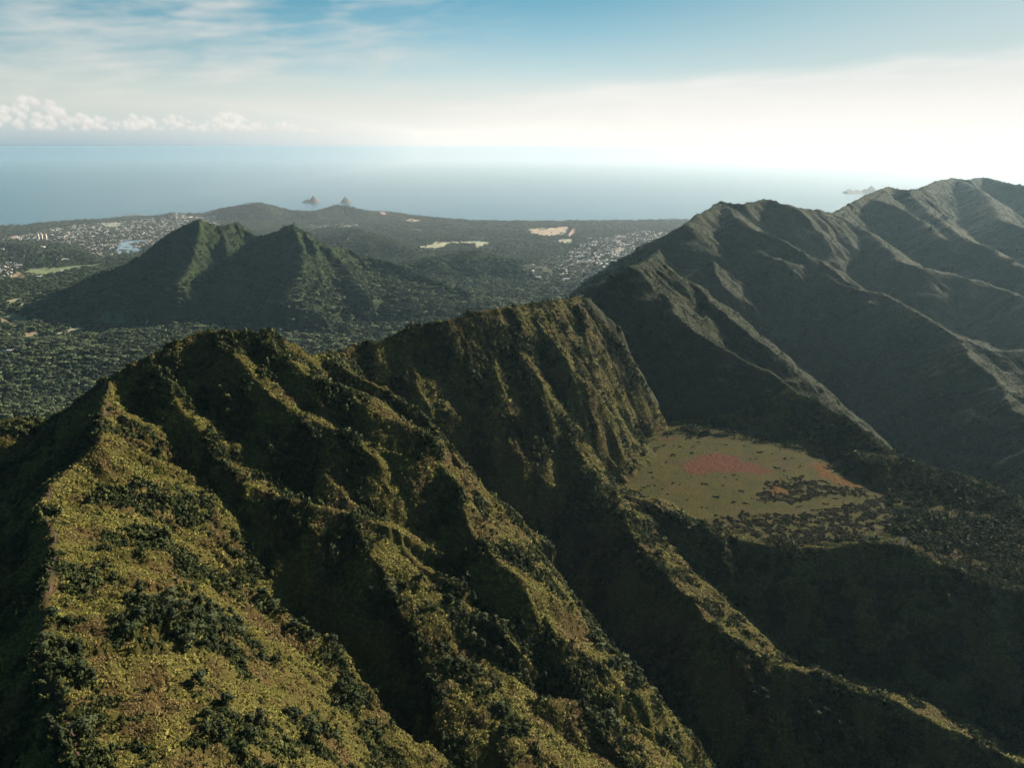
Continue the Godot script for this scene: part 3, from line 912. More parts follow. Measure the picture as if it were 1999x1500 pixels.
# ------------------------------------------------------------------ plants
func leaf_material(back: Color) -> StandardMaterial3D:
	var m := StandardMaterial3D.new()
	m.vertex_color_use_as_albedo = true
	m.roughness = 0.85
	m.metallic_specular = 0.25
	m.cull_mode = BaseMaterial3D.CULL_DISABLED
	m.backlight_enabled = true
	m.backlight = back
	return m


func foliage(lobes: Array, per: int, size: float, seed_: int, flat := 0.0, core := 0.74, far := 1.05) -> ArrayMesh:
	# leaf sprays spread through the volume of a few lobes, each lobe with a rough core
	var r := RandomNumberGenerator.new()
	r.seed = seed_
	var v := PackedVector3Array()
	var nor := PackedVector3Array()
	var col := PackedColorArray()
	for lobe in lobes:
		var c: Vector3 = lobe[0]
		var rad: Vector3 = lobe[1]
		var ring := 6
		for i in ring:
			for half in 2:
				var a0 := TAU * i / ring
				var a1 := TAU * (i + 1) / ring
				var tip := Vector3(0, core if half == 0 else -0.5, 0)
				var p := [Vector3(cos(a0) * core, 0.05, sin(a0) * core), Vector3(cos(a1) * core, 0.05, sin(a1) * core), tip]
				for q: Vector3 in p:
					v.append(c + q * rad)
					nor.append((q / rad).normalized())
					col.append(Color(0.7, 0.7, 0.7))
		for k in per:
			var d := Vector3(r.randfn(), absf(r.randfn()) * 0.9 - 0.25, r.randfn()).normalized()
			var p := c + d * rad * r.randf_range(core * 0.95, far)
			var up := (d / rad).normalized().lerp(Vector3(r.randfn(), r.randfn() + flat, r.randfn()).normalized(), 0.45).normalized()
			var side := up.cross(Vector3(r.randfn(), r.randfn(), r.randfn())).normalized()
			var fwd := up.cross(side)
			var s := size * r.randf_range(0.6, 1.35)
			var w := s * r.randf_range(0.45, 0.8)
			var tone := r.randf_range(0.65, 1.35)
			var cc := Color(tone * r.randf_range(0.92, 1.08), tone, tone * r.randf_range(0.85, 1.1))
			var q0 := p - fwd * s
			var q1 := p - side * w + up * s * 0.12
			var q2 := p + fwd * s
			var q3 := p + side * w + up * s * 0.12
			var nn := up.lerp((d / rad).normalized(), 0.5).normalized()
			for q in [q0, q1, q2, q0, q2, q3]:
				v.append(q)
				nor.append(nn)
				col.append(cc)
	var arrays := []
	arrays.resize(Mesh.ARRAY_MAX)
	arrays[Mesh.ARRAY_VERTEX] = v
	arrays[Mesh.ARRAY_NORMAL] = nor
	arrays[Mesh.ARRAY_COLOR] = col
	var m := ArrayMesh.new()
	m.add_surface_from_arrays(Mesh.PRIMITIVE_TRIANGLES, arrays)
	return m


func scatter(called: String, label: String, m: Mesh, mat: Material, buf: PackedFloat32Array) -> void:
	if buf.size() == 0:
		return
	var mm := MultiMesh.new()
	mm.transform_format = MultiMesh.TRANSFORM_3D
	mm.use_colors = true
	mm.mesh = m
	mm.instance_count = buf.size() / 16
	mm.buffer = buf
	var o := MultiMeshInstance3D.new()
	o.multimesh = mm
	o.material_override = mat
	add(o, called, label, "", "", "stuff")


func put(buf: PackedFloat32Array, at: Vector3, up: Vector3, turn: float, s: Vector3, c: Color) -> void:
	var x := Vector3(cos(turn), 0, sin(turn))
	var z := x.cross(up).normalized()
	x = up.cross(z)
	x *= s.x
	var y := up * s.y
	z *= s.z
	buf.append_array(PackedFloat32Array([x.x, y.x, z.x, at.x, x.y, y.y, z.y, at.y, x.z, y.z, z.z, at.z, c.r, c.g, c.b, 1.0]))


func slope_up(x: float, n: float, e: float) -> Vector3:
	return Vector3(height(x - e, n) - height(x + e, n), 2.0 * e, height(x, n + e) - height(x, n - e)).normalized()


func hidden(p: Vector3) -> bool:
	var eye := Vector3(0, EYE, 0)
	for k in range(1, 60):
		var q := eye.lerp(p, k / 60.0)
		if height(q.x, -q.z) > q.y:
			return true
	return false


func on_trail(p: Vector2) -> bool:
	for i in trail_line.size() - 1:
		if Geometry2D.get_closest_point_to_segment(p, trail_line[i], trail_line[i + 1]).distance_squared_to(p) < 1.3:
			return true
	return false


func cover_ridges() -> void:
	var fern := foliage([[Vector3(0, 0.0, 0), Vector3(1, 0.5, 1)]], 24, 0.34, 101, 0.0, 0.5, 1.25)
	var shrub := foliage([[Vector3(0.1, 0.3, 0), Vector3(0.75, 0.62, 0.75)], [Vector3(-0.55, 0.2, 0.35), Vector3(0.5, 0.42, 0.5)]], 20, 0.27, 102, 0.0, 0.6, 1.2)
	var bush := foliage([[Vector3(0, 0.55, 0), Vector3(0.7, 0.6, 0.7)], [Vector3(0.5, 0.35, 0.3), Vector3(0.5, 0.42, 0.5)], [Vector3(-0.3, 0.4, -0.5), Vector3(0.5, 0.45, 0.5)]], 22, 0.24, 103, 0.0, 0.62, 1.2)
	var lists: Array[PackedFloat32Array] = [PackedFloat32Array(), PackedFloat32Array(), PackedFloat32Array()]
	var seats: Array = []
	# [from, to, spacing]
	for band in [[175.0, 420.0, 1.55], [420.0, 800.0, 2.2], [800.0, 1290.0, 3.0], [1290.0, 2150.0, 5.0], [2150.0, 3300.0, 9.0], [3300.0, 6000.0, 15.0]]:
		var n: float = band[0]
		var sp: float = band[2]
		while n < band[1]:
			var reach := 0.72 * n + 90.0
			var x := -minf(reach, 690.0) if n < 1290.0 else (0.0 if n < 2150.0 else 300.0)
			while x < reach:
				var px := x + rng.randf() * sp
				var pn := n + rng.randf() * sp
				x += sp
				if pn > along(CREST_LINE, px) + (110.0 if pn < 1400.0 else 70.0) or height(px, pn) < (262.0 if pn < 2000.0 else 200.0):
					continue
				var h := height(px, pn)
				if h < 457.0 and Geometry2D.is_point_in_polygon(Vector2(px, pn), marsh_poly):
					continue
				if px < -120.0 and pn < 650.0 and on_trail(Vector2(px, pn)):
					continue
				var up := slope_up(px, pn, 3.0)
				var a := noise_broad.get_noise_2d(px, pn) + 0.6 * noise_mid.get_noise_2d(px, pn)
				var b := noise_broad.get_noise_2d(px + 3000.0, pn) + 0.8 * noise_mid.get_noise_2d(px - 900.0, pn)
				var wet := a
				var east := px > 480.0 and pn > 700.0 and pn < 1250.0
				if east:
					wet += 0.45
				var kind := 0
				if wet + rng.randf_range(-0.18, 0.18) > 0.12: kind = 1
				if wet + rng.randf_range(-0.25, 0.25) > 0.34: kind = 2
				var s := sp * rng.randf_range(0.5, 0.95)
				if rng.randf() < 0.06: s *= 1.7
				if kind == 0 and rng.randf() < 0.14: continue
				var c: Color
				if kind == 0:
					c = Color(0.150, 0.133, 0.031).lerp(Color(0.124, 0.090, 0.032), smoothstep(-0.15, 0.4, b + rng.randf_range(-0.2, 0.2)))
					c = c.lerp(Color(0.146, 0.152, 0.027), smoothstep(0.1, 0.5, noise_broad.get_noise_2d(px * 0.8 - 500.0, pn * 0.8) + rng.randf_range(-0.15, 0.15)) * 0.8)
					c *= rng.randf_range(0.7, 1.2)
					up = up.lerp(Vector3.UP, 0.2).normalized()
				else:
					c = Color(0.025, 0.034, 0.011).lerp(Color(0.070, 0.074, 0.020), pow(rng.randf(), 1.8)) * rng.randf_range(0.8, 1.2)
					up = up.lerp(Vector3.UP, 0.6).normalized()
					if kind == 2:
						s *= 1.2
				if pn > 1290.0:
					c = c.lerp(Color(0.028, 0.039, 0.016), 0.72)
				var tall := rng.randf_range(0.7, 1.3) if kind == 0 else rng.randf_range(0.8, 1.8)
				if pn > 1290.0:
					# far off: low cover hugging the slope, only some of it standing up as bushes
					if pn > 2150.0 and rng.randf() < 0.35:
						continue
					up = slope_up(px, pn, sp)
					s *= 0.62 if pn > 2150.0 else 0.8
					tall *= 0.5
					if kind == 2 and rng.randf() < 0.8: kind = 0
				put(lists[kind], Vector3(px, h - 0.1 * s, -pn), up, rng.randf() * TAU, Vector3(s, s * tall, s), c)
				if kind == 2 and pn < 1250.0 and rng.randf() < 0.12 * sp:
					seats.append(Vector3(px, h, -pn))
			n += sp
	var leaf := leaf_material(Color(0.25, 0.28, 0.08))
	scatter("fern_cover", "yellow green grass and brown fern carpeting the ridges", fern, leaf, lists[0])
	scatter("shrub_cover", "dark green shrubs thick on the ridge slopes", shrub, leaf, lists[1])
	scatter("bush_cover", "dense dark bushes filling gullies and crater rim", bush, leaf, lists[2])
	plant_trees(seats)


func plant_trees(seats: Array) -> void:
	var bark := StandardMaterial3D.new()
	bark.albedo_color = Color(0.30, 0.25, 0.20)
	bark.roughness = 0.95
	var leaf := leaf_material(Color(0.2, 0.24, 0.08))
	leaf.vertex_color_use_as_albedo = true
	var crowns: Array = []
	crowns.append(foliage([[Vector3(0, 3.6, 0), Vector3(1.6, 1.2, 1.6)], [Vector3(1.3, 3.0, 0.4), Vector3(1.2, 0.9, 1.2)], [Vector3(-1.1, 3.1, 0.7), Vector3(1.2, 0.95, 1.2)], [Vector3(-0.2, 2.8, -1.2), Vector3(1.3, 0.9, 1.2)]], 38, 0.42, 111))
	crowns.append(foliage([[Vector3(0.2, 4.4, 0), Vector3(1.9, 0.55, 1.9)], [Vector3(1.6, 3.9, 0.9), Vector3(1.4, 0.45, 1.3)], [Vector3(-1.6, 4.0, 0.2), Vector3(1.5, 0.45, 1.4)], [Vector3(0.1, 3.7, -1.7), Vector3(1.4, 0.45, 1.3)]], 34, 0.42, 112, 1.0))
	crowns.append(foliage([[Vector3(0, 4.6, 0), Vector3(0.9, 1.3, 0.9)], [Vector3(0.4, 3.3, 0.3), Vector3(1.2, 1.1, 1.2)], [Vector3(-0.5, 2.4, -0.2), Vector3(1.3, 0.9, 1.3)]], 44, 0.38, 113))
	var trunks: Array = [trunk(3.4, 0.20, 3, 121), trunk(4.1, 0.18, 4, 122), trunk(4.6, 0.17, 2, 123)]
	var sorts := ["rounded dark green tree", "flat topped pale tree", "narrow upright tree"]
	var tones := [Color(0.026, 0.036, 0.014), Color(0.046, 0.055, 0.022), Color(0.021, 0.029, 0.013)]
	var mats: Array = []
	for t in tones:
		var m: StandardMaterial3D = leaf.duplicate()
		m.albedo_color = Color(t.r, t.g, t.b).linear_to_srgb()
		mats.append(m)
	seats.sort_custom(func(a: Vector3, b: Vector3) -> bool: return a.length_squared() < b.length_squared())
	var kept: Array[Vector3] = []
	var count := 0
	var proto: Array = [null, null, null]
	for p: Vector3 in seats:
		if count >= 290:
			break
		var view := p - Vector3(0, EYE, 0)
		if absf(view.x) > 0.63 * (-view.z * 0.957 - view.y * 0.289) or view.y < view.z * 0.88:
			continue
		var near := false
		for q in kept:
			if q.distance_squared_to(p) < 42.0:
				near = true
				break
		if near or hidden(p + Vector3(0, 4, 0)):
			continue
		kept.append(p)
		var k := 0 if rng.randf() < 0.5 else (1 if rng.randf() < 0.4 else 2)
		var t: Node3D
		if proto[k] == null:
			t = Node3D.new()
			part("trunk", trunks[k], bark, t)
			part("crown", crowns[k], mats[k], t)
			proto[k] = t
		else:
			t = proto[k].duplicate()
		var x := p.x
		var n := -p.z
		var place := "on the spur below the left summit"
		if x > 470.0: place = "on the wooded slope right of the marsh"
		elif x > 130.0 and n > 780.0 and p.y > 425.0: place = "on the crater rim by the marsh"
		elif x > 130.0: place = "on the long spur running below the crater"
		elif n > 880.0: place = "on the cliffs of the second ridge"
		elif p.y < 470.0: place = "deep in the shaded central gully"
		elif x > -70.0 and n > 540.0: place = "on the sharp spur above the central gully"
		elif x > -130.0 and n < 540.0: place = "on the low spurs at the bottom centre"
		elif x < -110.0 and n < 480.0: place = "on the broad sunlit slope nearest the camera"
		var flock := "trees " + place
		t.position = p - Vector3(0, 0.3, 0)
		t.rotation.y = rng.randf() * TAU
		t.scale = Vector3.ONE * rng.randf_range(0.9, 1.75)
		add(t, "tree", ("tall " if t.scale.x > 1.5 else ("small " if t.scale.x < 1.15 else "")) + sorts[k] + " " + place, "tree", flock)
		count += 1


func trunk(tall: float, thick: float, limbs: int, seed_: int) -> ArrayMesh:
	var r := RandomNumberGenerator.new()
	r.seed = seed_
	var st := SurfaceTool.new()
	st.begin(Mesh.PRIMITIVE_TRIANGLES)
	var lean := Vector3(r.randf_range(-0.2, 0.2), 0, r.randf_range(-0.2, 0.2))
	limb(st, Vector3(0, -0.4, 0), Vector3(0, tall * 0.6, 0) + lean, thick, thick * 0.7)
	limb(st, Vector3(0, tall * 0.6, 0) + lean, Vector3(0, tall, 0) + lean * 1.5, thick * 0.7, thick * 0.35)
	for i in limbs:
		var a := TAU * i / limbs + r.randf()
		limb(st, Vector3(0, tall * 0.5, 0) + lean * 0.8, Vector3(cos(a) * 1.2, tall * r.randf_range(0.75, 0.9), sin(a) * 1.2), thick * 0.5, thick * 0.2)
	st.generate_normals()
	return st.commit()


func limb(st: SurfaceTool, a: Vector3, b: Vector3, ra: float, rb: float) -> void:
	var f := (b - a).normalized()
	var s := f.cross(Vector3(0.31, 0.2, 0.9)).normalized()
	var u := f.cross(s)
	var n := 6
	for i in n:
		var d0 := s * cos(TAU * i / n) + u * sin(TAU * i / n)
		var d1 := s * cos(TAU * (i + 1) / n) + u * sin(TAU * (i + 1) / n)
		for q in [a + d0 * ra, b + d0 * rb, a + d1 * ra, a + d1 * ra, b + d0 * rb, b + d1 * rb]:
			st.add_vertex(q)


func cover_marsh() -> void:
	var tuft := foliage([[Vector3(0, 0.0, 0), Vector3(1, 0.3, 1)]], 24, 0.28, 131, 0.0, 0.4, 1.3)
	var bush := foliage([[Vector3(0, 0.3, 0), Vector3(0.8, 0.5, 0.8)], [Vector3(0.5, 0.2, 0.4), Vector3(0.6, 0.4, 0.6)]], 14, 0.34, 132)
	var sedge := PackedFloat32Array()
	var red := PackedFloat32Array()
	var orange := PackedFloat32Array()
	var thick := PackedFloat32Array()
	var n := 830.0
	while n < 1330.0:
		var x := 130.0
		while x < 620.0:
			var px := x + rng.randf() * 2.4
			var pn := n + rng.randf() * 2.4
			x += 2.4
			var p := Vector2(px, pn)
			if not Geometry2D.is_point_in_polygon(p, marsh_poly):
				continue
			if height(px, pn) > 457.0:
				continue
			var w := p + Vector2(noise_fine.get_noise_2d(px, pn), noise_fine.get_noise_2d(px + 99.0, pn)) * 8.0 + Vector2(noise_mid.get_noise_2d(px + 40.0, pn), noise_mid.get_noise_2d(px, pn + 70.0)) * 10.0
			var a := noise_broad.get_noise_2d(px, pn) + 0.6 * noise_mid.get_noise_2d(px, pn)
			var b := noise_broad.get_noise_2d(px + 3000.0, pn) + 0.8 * noise_mid.get_noise_2d(px - 900.0, pn)
			var at := Vector3(px, height(px, pn) - 0.1, -pn)
			var s := rng.randf_range(1.2, 2.1)
			var turn := rng.randf() * TAU
			var c := marsh_color(w, a, b) * rng.randf_range(0.6, 1.35)
			var shrubby := inside(thicket_polys, w) and noise_mid.get_noise_2d(px * 0.9, pn * 0.9 + 40.0) + rng.randf_range(-0.2, 0.2) > -0.12
			if inside(red_polys, w):
				put(red, at, Vector3.UP, turn, Vector3(s, s * 0.6, s), c)
			elif inside(orange_polys, w):
				put(orange, at, Vector3.UP, turn, Vector3(s, s * 0.7, s), c)
			elif shrubby or noise_mid.get_noise_2d(px * 0.7 + 300.0, pn * 0.9) > 0.55:
				put(thick, at, Vector3.UP, turn, Vector3(s, s * rng.randf_range(0.6, 1.3), s), Color(0.031, 0.036, 0.017).lerp(Color(0.049, 0.043, 0.023), rng.randf()) * rng.randf_range(0.7, 1.25))
			else:
				put(sedge, at, Vector3.UP, turn, Vector3(s, s * 0.5, s), c)
		n += 2.4
	var leaf := leaf_material(Color(0.25, 0.26, 0.08))
	scatter("marsh_grass", "olive green marsh grass on the flat crater floor", tuft, leaf, sedge)
	scatter("red_grass", "rust red patch of marsh plants in the crater", tuft, leaf, red)
	scatter("orange_grass", "orange patches of marsh plants near the crater's far edge", tuft, leaf, orange)
	scatter("marsh_undergrowth", "dark thickets of low shrub around the marsh", bush, leaf, thick)


func cover_plain() -> void:
	var round_ := foliage([[Vector3(0, 0.55, 0), Vector3(0.8, 0.5, 0.8)], [Vector3(0.5, 0.35, 0.4), Vector3(0.55, 0.4, 0.55)], [Vector3(-0.5, 0.4, -0.2), Vector3(0.55, 0.42, 0.55)]], 12, 0.3, 141)
	var wide := foliage([[Vector3(0, 0.8, 0), Vector3(0.85, 0.26, 0.8)], [Vector3(0.7, 0.62, 0.3), Vector3(0.5, 0.2, 0.5)], [Vector3(-0.6, 0.66, -0.3), Vector3(0.6, 0.2, 0.55)]], 12, 0.3, 142, 1.0)
	var lists: Array[PackedFloat32Array] = [PackedFloat32Array(), PackedFloat32Array()]
	for band in [[800.0, 2000.0, 14.0], [2000.0, 3200.0, 14.0], [3200.0, 5200.0, 17.0], [5200.0, 8500.0, 24.0], [8500.0, 12400.0, 30.0]]:
		var n: float = band[0]
		var sp: float = band[2]
		while n < band[1]:
			var reach := 0.68 * n + 120.0
			var x := -reach
			while x < minf(reach, 3300.0):
				var px := x + rng.randf() * sp * 1.8
				var pn := n + rng.randf() * sp * 1.8
				x += sp
				if pn < along(CREST_LINE, px) + 60.0:
					continue
				var h := height(px, pn)
				if h < 3.0 or h > 560.0:
					continue
				var p := Vector2(px, pn)
				if pn > 2500.0 and inside(field_polys, p) and rng.randf() < 0.97:
					continue
				if pn > 6500.0 and Geometry2D.is_point_in_polygon(p, pond_poly):
					continue
				if pn > 3000.0 and rng.randf() < 0.6 and inside(town_polys, p):
					continue
				var grove := noise_broad.get_noise_2d(px * 0.16, pn * 0.16) + rng.randf_range(-0.25, 0.25)
				var kind := 1 if grove > 0.06 and h < 330.0 else 0
				if rng.randf() < 0.12:
					continue
				var s := sp * (0.32 + 0.62 * pow(rng.randf(), 1.6))
				var c := Color(0.020, 0.036, 0.019).lerp(Color(0.045, 0.058, 0.024), rng.randf())
				c = c.lerp(Color(0.058, 0.074, 0.030), smoothstep(-0.05, 0.35, noise_hill.get_noise_2d(px * 2.2 + 4000.0, pn * 2.2)))
				if kind == 1:
					c = Color(0.034, 0.046, 0.022).lerp(Color(0.055, 0.065, 0.030), rng.randf())
					s *= 1.15
				if pn > 5200.0:
					s *= 0.8
				if h > 230.0 and pn > 3000.0:
					s *= 0.55
				put(lists[kind], Vector3(px, h + (2.0 if kind == 1 else 0.0), -pn), Vector3.UP, rng.randf() * TAU, Vector3(s, minf(s, 14.0) * rng.randf_range(0.7, 1.6), s), c)
			n += sp
	var big := PackedFloat32Array()
	var m := 1500.0
	while m < 5600.0:
		var sp := 40.0 + (m - 1500.0) * 0.003
		var reach := 0.68 * m + 120.0
		var x := -reach
		while x < minf(reach, 2600.0):
			var px := x + rng.randf() * sp * 1.8
			var pn := m + rng.randf() * sp * 1.8
			x += sp
			if pn < along(CREST_LINE, px) + 80.0 or noise_broad.get_noise_2d(px * 0.12 + 60.0, pn * 0.12) + rng.randf_range(-0.2, 0.2) < -0.08:
				continue
			var h := height(px, pn)
			if h > 270.0 or h < 4.0 or inside(field_polys, Vector2(px, pn)):
				continue
			var s := 9.0 + 19.0 * pow(rng.randf(), 1.4)
			var c := Color(0.041, 0.061, 0.028).lerp(Color(0.078, 0.095, 0.042), rng.randf())
			put(big, Vector3(px, h + rng.randf_range(2.0, 9.0), -pn), Vector3.UP, rng.randf() * TAU, Vector3(s, rng.randf_range(11.0, 18.0), s * rng.randf_range(0.75, 1.0)), c)
		m += sp
	var leaf := leaf_material(Color(0.2, 0.24, 0.08))
	scatter("forest", "large spreading trees rising above the plain's forest", wide, leaf, big)
	scatter("forest", "dark rounded treetops covering the plain and its peaks", round_, leaf, lists[0])
	scatter("forest", "pale flat topped umbrella trees in groves below the peaks", wide, leaf, lists[1])


# ------------------------------------------------------------------ buildings
func house_mesh(w: float, d: float, h: float, rise: float) -> Array:
	var a := SurfaceTool.new()
	a.begin(Mesh.PRIMITIVE_TRIANGLES)
	var x := w * 0.5
	var z := d * 0.5
	var quad := func(st: SurfaceTool, p: Vector3, q: Vector3, r: Vector3, s: Vector3) -> void:
		for e in [p, q, r, p, r, s]:
			st.add_vertex(e)
	quad.call(a, Vector3(-x, -3, z), Vector3(-x, h, z), Vector3(x, h, z), Vector3(x, -3, z))
	quad.call(a, Vector3(x, -3, -z), Vector3(x, h, -z), Vector3(-x, h, -z), Vector3(-x, -3, -z))
	quad.call(a, Vector3(x, -3, z), Vector3(x, h, z), Vector3(x, h, -z), Vector3(x, -3, -z))
	quad.call(a, Vector3(-x, -3, -z), Vector3(-x, h, -z), Vector3(-x, h, z), Vector3(-x, -3, z))
	for s: float in [-1.0, 1.0]:
		var t := [Vector3(x * s, h, z), Vector3(x * s, h + rise, 0), Vector3(x * s, h, -z)]
		if s < 0:
			t.reverse()
		for e: Vector3 in t:
			a.add_vertex(e)
	a.generate_normals()
	var b := SurfaceTool.new()
	b.begin(Mesh.PRIMITIVE_TRIANGLES)
	var o := 0.7
	var e0 := h - rise * o / z
	for s: float in [-1.0, 1.0]:
		var p := [Vector3(-(x + o), e0, (z + o) * s), Vector3(-(x + o), h + rise + 0.1, 0), Vector3(x + o, h + rise + 0.1, 0), Vector3(x + o, e0, (z + o) * s)]
		if s < 0:
			p.reverse()
		quad.call(b, p[0], p[1], p[2], p[3])
	b.generate_normals()
	return [a.commit(), b.commit()]


func paint(c: Color) -> StandardMaterial3D:
	var m := StandardMaterial3D.new()
	m.albedo_color = c
	m.roughness = 0.8
	return m


func build_towns() -> void:
	var walls := [paint(Color(0.68, 0.66, 0.62)), paint(Color(0.62, 0.56, 0.49)), paint(Color(0.56, 0.58, 0.60))]
	var roofs := [paint(Color(0.76, 0.75, 0.73)), paint(Color(0.52, 0.40, 0.34)), paint(Color(0.46, 0.47, 0.49)), paint(Color(0.62, 0.58, 0.53))]
	var small := house_mesh(15, 11, 4, 2.4)
	var long_ := house_mesh(46, 16, 6, 2.6)
	# larger buildings that stand out singly: x, n, turn, long?, place
	var singles := [-1885, 3864, 10, 1, 1, -1863, 3891, 25, 1, 1, -1950, 3825, 5, 1, 1, -1994, 3825, 0, 0, 1, -1905, 3825, 5, 0, 1, -3365, 5489, 5, 1, 2, -3335, 5537, 20, 1, 2, -3291, 5788, 10, 1, 2, -3132, 5920, 5, 1, 2, -3437, 5327, 30, 1, 2, -3842, 5947, 10, 1, 2, -3841, 6087, 0, 1, 2, -3751, 6003, 15, 1, 2, -3657, 5660, 20, 0, 2, -3738, 5762, 0, 0, 2, -4008, 6775, 10, 1, 3, -3565, 6232, 10, 1, 3, -3533, 6262, 0, 1, 3, -3742, 6202, 0, 0, 3, -4275, 6640, 10, 1, 3, -4148, 6414, 0, 1, 3, -1243, 7061, 0, 1, 4, -1217, 7098, 20, 0, 4, -1096, 8784, 0, 1, 7, -1046, 8840, 10, 1, 7, 3, 8784, 0, 1, 5, 70, 8729, 10, 1, 5, -54, 8840, 0, 0, 5, 715, 7369, 0, 1, 6, 699, 7450, 30, 1, 6, 941, 6915, 80, 1, 6, 1114, 6880, 0, 1, 6, 1221, 6987, 15, 1, 6, 425, 6030, 0, 0, 6, 178, 5396, 0, 1, 6, 370, 5373, 0, 1, 6, 97, 5867, 0, 0, 6, 443, 5635, 10, 0, 6, 700, 5635, 0, 1, 6, -1842, 3972, 0, 0, 1, 418, 4888, 5, 0, 6, -2139, 3237, 10, 1, 0, -2107, 3257, 5, 0, 0, -2118, 3179, 0, 0, 0, -2097, 3277, 0, 0, 0, -2093, 3198, 10, 0, 0, -1585, 2821, 0, 0, 8, -1525, 2798, 0, 0, 8]
	var places := ["in the hamlet under the left ridge", "in the white group above the fairways", "beside the green fairway left of the peaks", "among trees on the low hill by the town", "in the clearing right of the twin peaks", "beside the dry brown field near the coast", "in the scattered town below the mountain's edge", "in the small cluster by the coast's dry patch", "on the plain just left of the near summit"]
	for i in range(0, singles.size(), 5):
		var t := Node3D.new()
		var m: Array = long_ if singles[i + 3] == 1 else small
		part("wall", m[0], walls[(i / 5) % 3], t)
		part("roof", m[1], roofs[0 if singles[i + 3] == 1 else (i / 5) % 4], t)
		t.position = Vector3(singles[i], height(singles[i], singles[i + 1]), -singles[i + 1])
		t.rotation.y = deg_to_rad(singles[i + 2])
		var long_one: bool = singles[i + 3] == 1
		var where: String = places[singles[i + 4]]
		add(t, "long_building" if long_one else "house", ("long white roofed building " if long_one else "small " + ["white", "brown", "grey", "buff"][(i / 5) % 4] + " roofed house ") + where, "building", "buildings " + where)
	# the houses of the towns: the nearest ones singly, the rest together
	var list: Array = []
	var place_of := {}
	for ti in town_polys.size():
		var poly := town_polys[ti]
		var lo := poly[0]
		var hi := poly[0]
		for q in poly:
			lo = lo.min(q)
			hi = hi.max(q)
		var sp := 34.0 if ti != 3 else 60.0
		var n := lo.y
		while n < hi.y:
			var x := lo.x
			while x < hi.x:
				var p := Vector2(x + rng.randf() * sp * 0.8, n + rng.randf() * sp * 0.8)
				x += sp
				if not Geometry2D.is_point_in_polygon(p, poly) or Geometry2D.is_point_in_polygon(p, pond_poly):
					continue
				if noise_broad.get_noise_2d(p.x * 0.25, p.y * 0.25) + rng.randf_range(-0.25, 0.25) < -0.12:
					continue
				list.append(Vector3(p.x, height(p.x, p.y), -p.y))
				place_of[list[list.size() - 1]] = ti
			n += sp
	list.sort_custom(func(a: Vector3, b: Vector3) -> bool: return a.length_squared() < b.length_squared())
	var shown := 0
	var rest := PackedFloat32Array()
	var rest_roof := PackedFloat32Array()
	for p: Vector3 in list:
		if p.y < 2.0 or absf(p.x) > 0.66 * -p.z:
			continue
		var turn := snappedf(rng.randf() * 180.0, 30.0) + 12.0
		var big := rng.randf_range(0.8, 1.35)
		if shown < 200 and not hidden(p + Vector3(0, 8, 0)):
			var t := Node3D.new()
			part("wall", small[0], walls[shown % 3], t)
			part("roof", small[1], roofs[(shown * 7) % 4], t)
			t.position = p
			t.rotation.y = deg_to_rad(turn)
			t.scale = Vector3.ONE * big
			var town: String = ["in the town around the pond", "in the row of houses under the coastal hills", "in the town below the mountain's left edge", "scattered in the woods before the mountain's edge", "in the village left of the fairway", "in the hamlet under the left ridge", "in the cluster by the small dry field"][place_of[p]]
			add(t, "house", "small house with " + ["white", "rusty brown", "grey", "pale buff"][(shown * 7) % 4] + " roof " + town, "building", "houses " + town)
			shown += 1
			continue
		var tint: Color = [Color(0.446, 0.432, 0.396), Color(0.288, 0.202, 0.158), Color(0.202, 0.202, 0.216), Color(0.360, 0.331, 0.288)][rng.randi() % 4]
		var a := deg_to_rad(turn)
		put(rest, p, Vector3.UP, a, Vector3.ONE * big, Color(0.40, 0.38, 0.35))
		put(rest_roof, p, Vector3.UP, a, Vector3.ONE * big, tint)
	var mat := StandardMaterial3D.new()
	mat.vertex_color_use_as_albedo = true
	mat.roughness = 0.8
	scatter("distant_houses", "pale walls of countless small houses in the coastal towns", small[0], mat, rest)
	scatter("distant_roofs", "pale and rusty roofs of countless small houses in the coastal towns", small[1], mat, rest_roof)


func box(st: SurfaceTool, at: Vector3, s: Vector3) -> void:
	var b := BoxMesh.new()
	b.size = s
	st.append_from(b, 0, Transform3D(Basis(), at))


func bar(st: SurfaceTool, a: Vector3, b: Vector3, w: float) -> void:
	var m := BoxMesh.new()
	var d := b - a
	m.size = Vector3(w, d.length(), w)
	var y := d.normalized()
	var x := y.cross(Vector3(0.13, 0.4, 0.9)).normalized()
	st.append_from(m, 0, Transform3D(Basis(x, y, x.cross(y)), (a + b) * 0.5))


func bars(list: Array, w: float) -> ArrayMesh:
	var st := SurfaceTool.new()
	st.begin(Mesh.PRIMITIVE_TRIANGLES)
	for i in range(0, list.size(), 2):
		bar(st, list[i], list[i + 1], w)
	return st.commit()


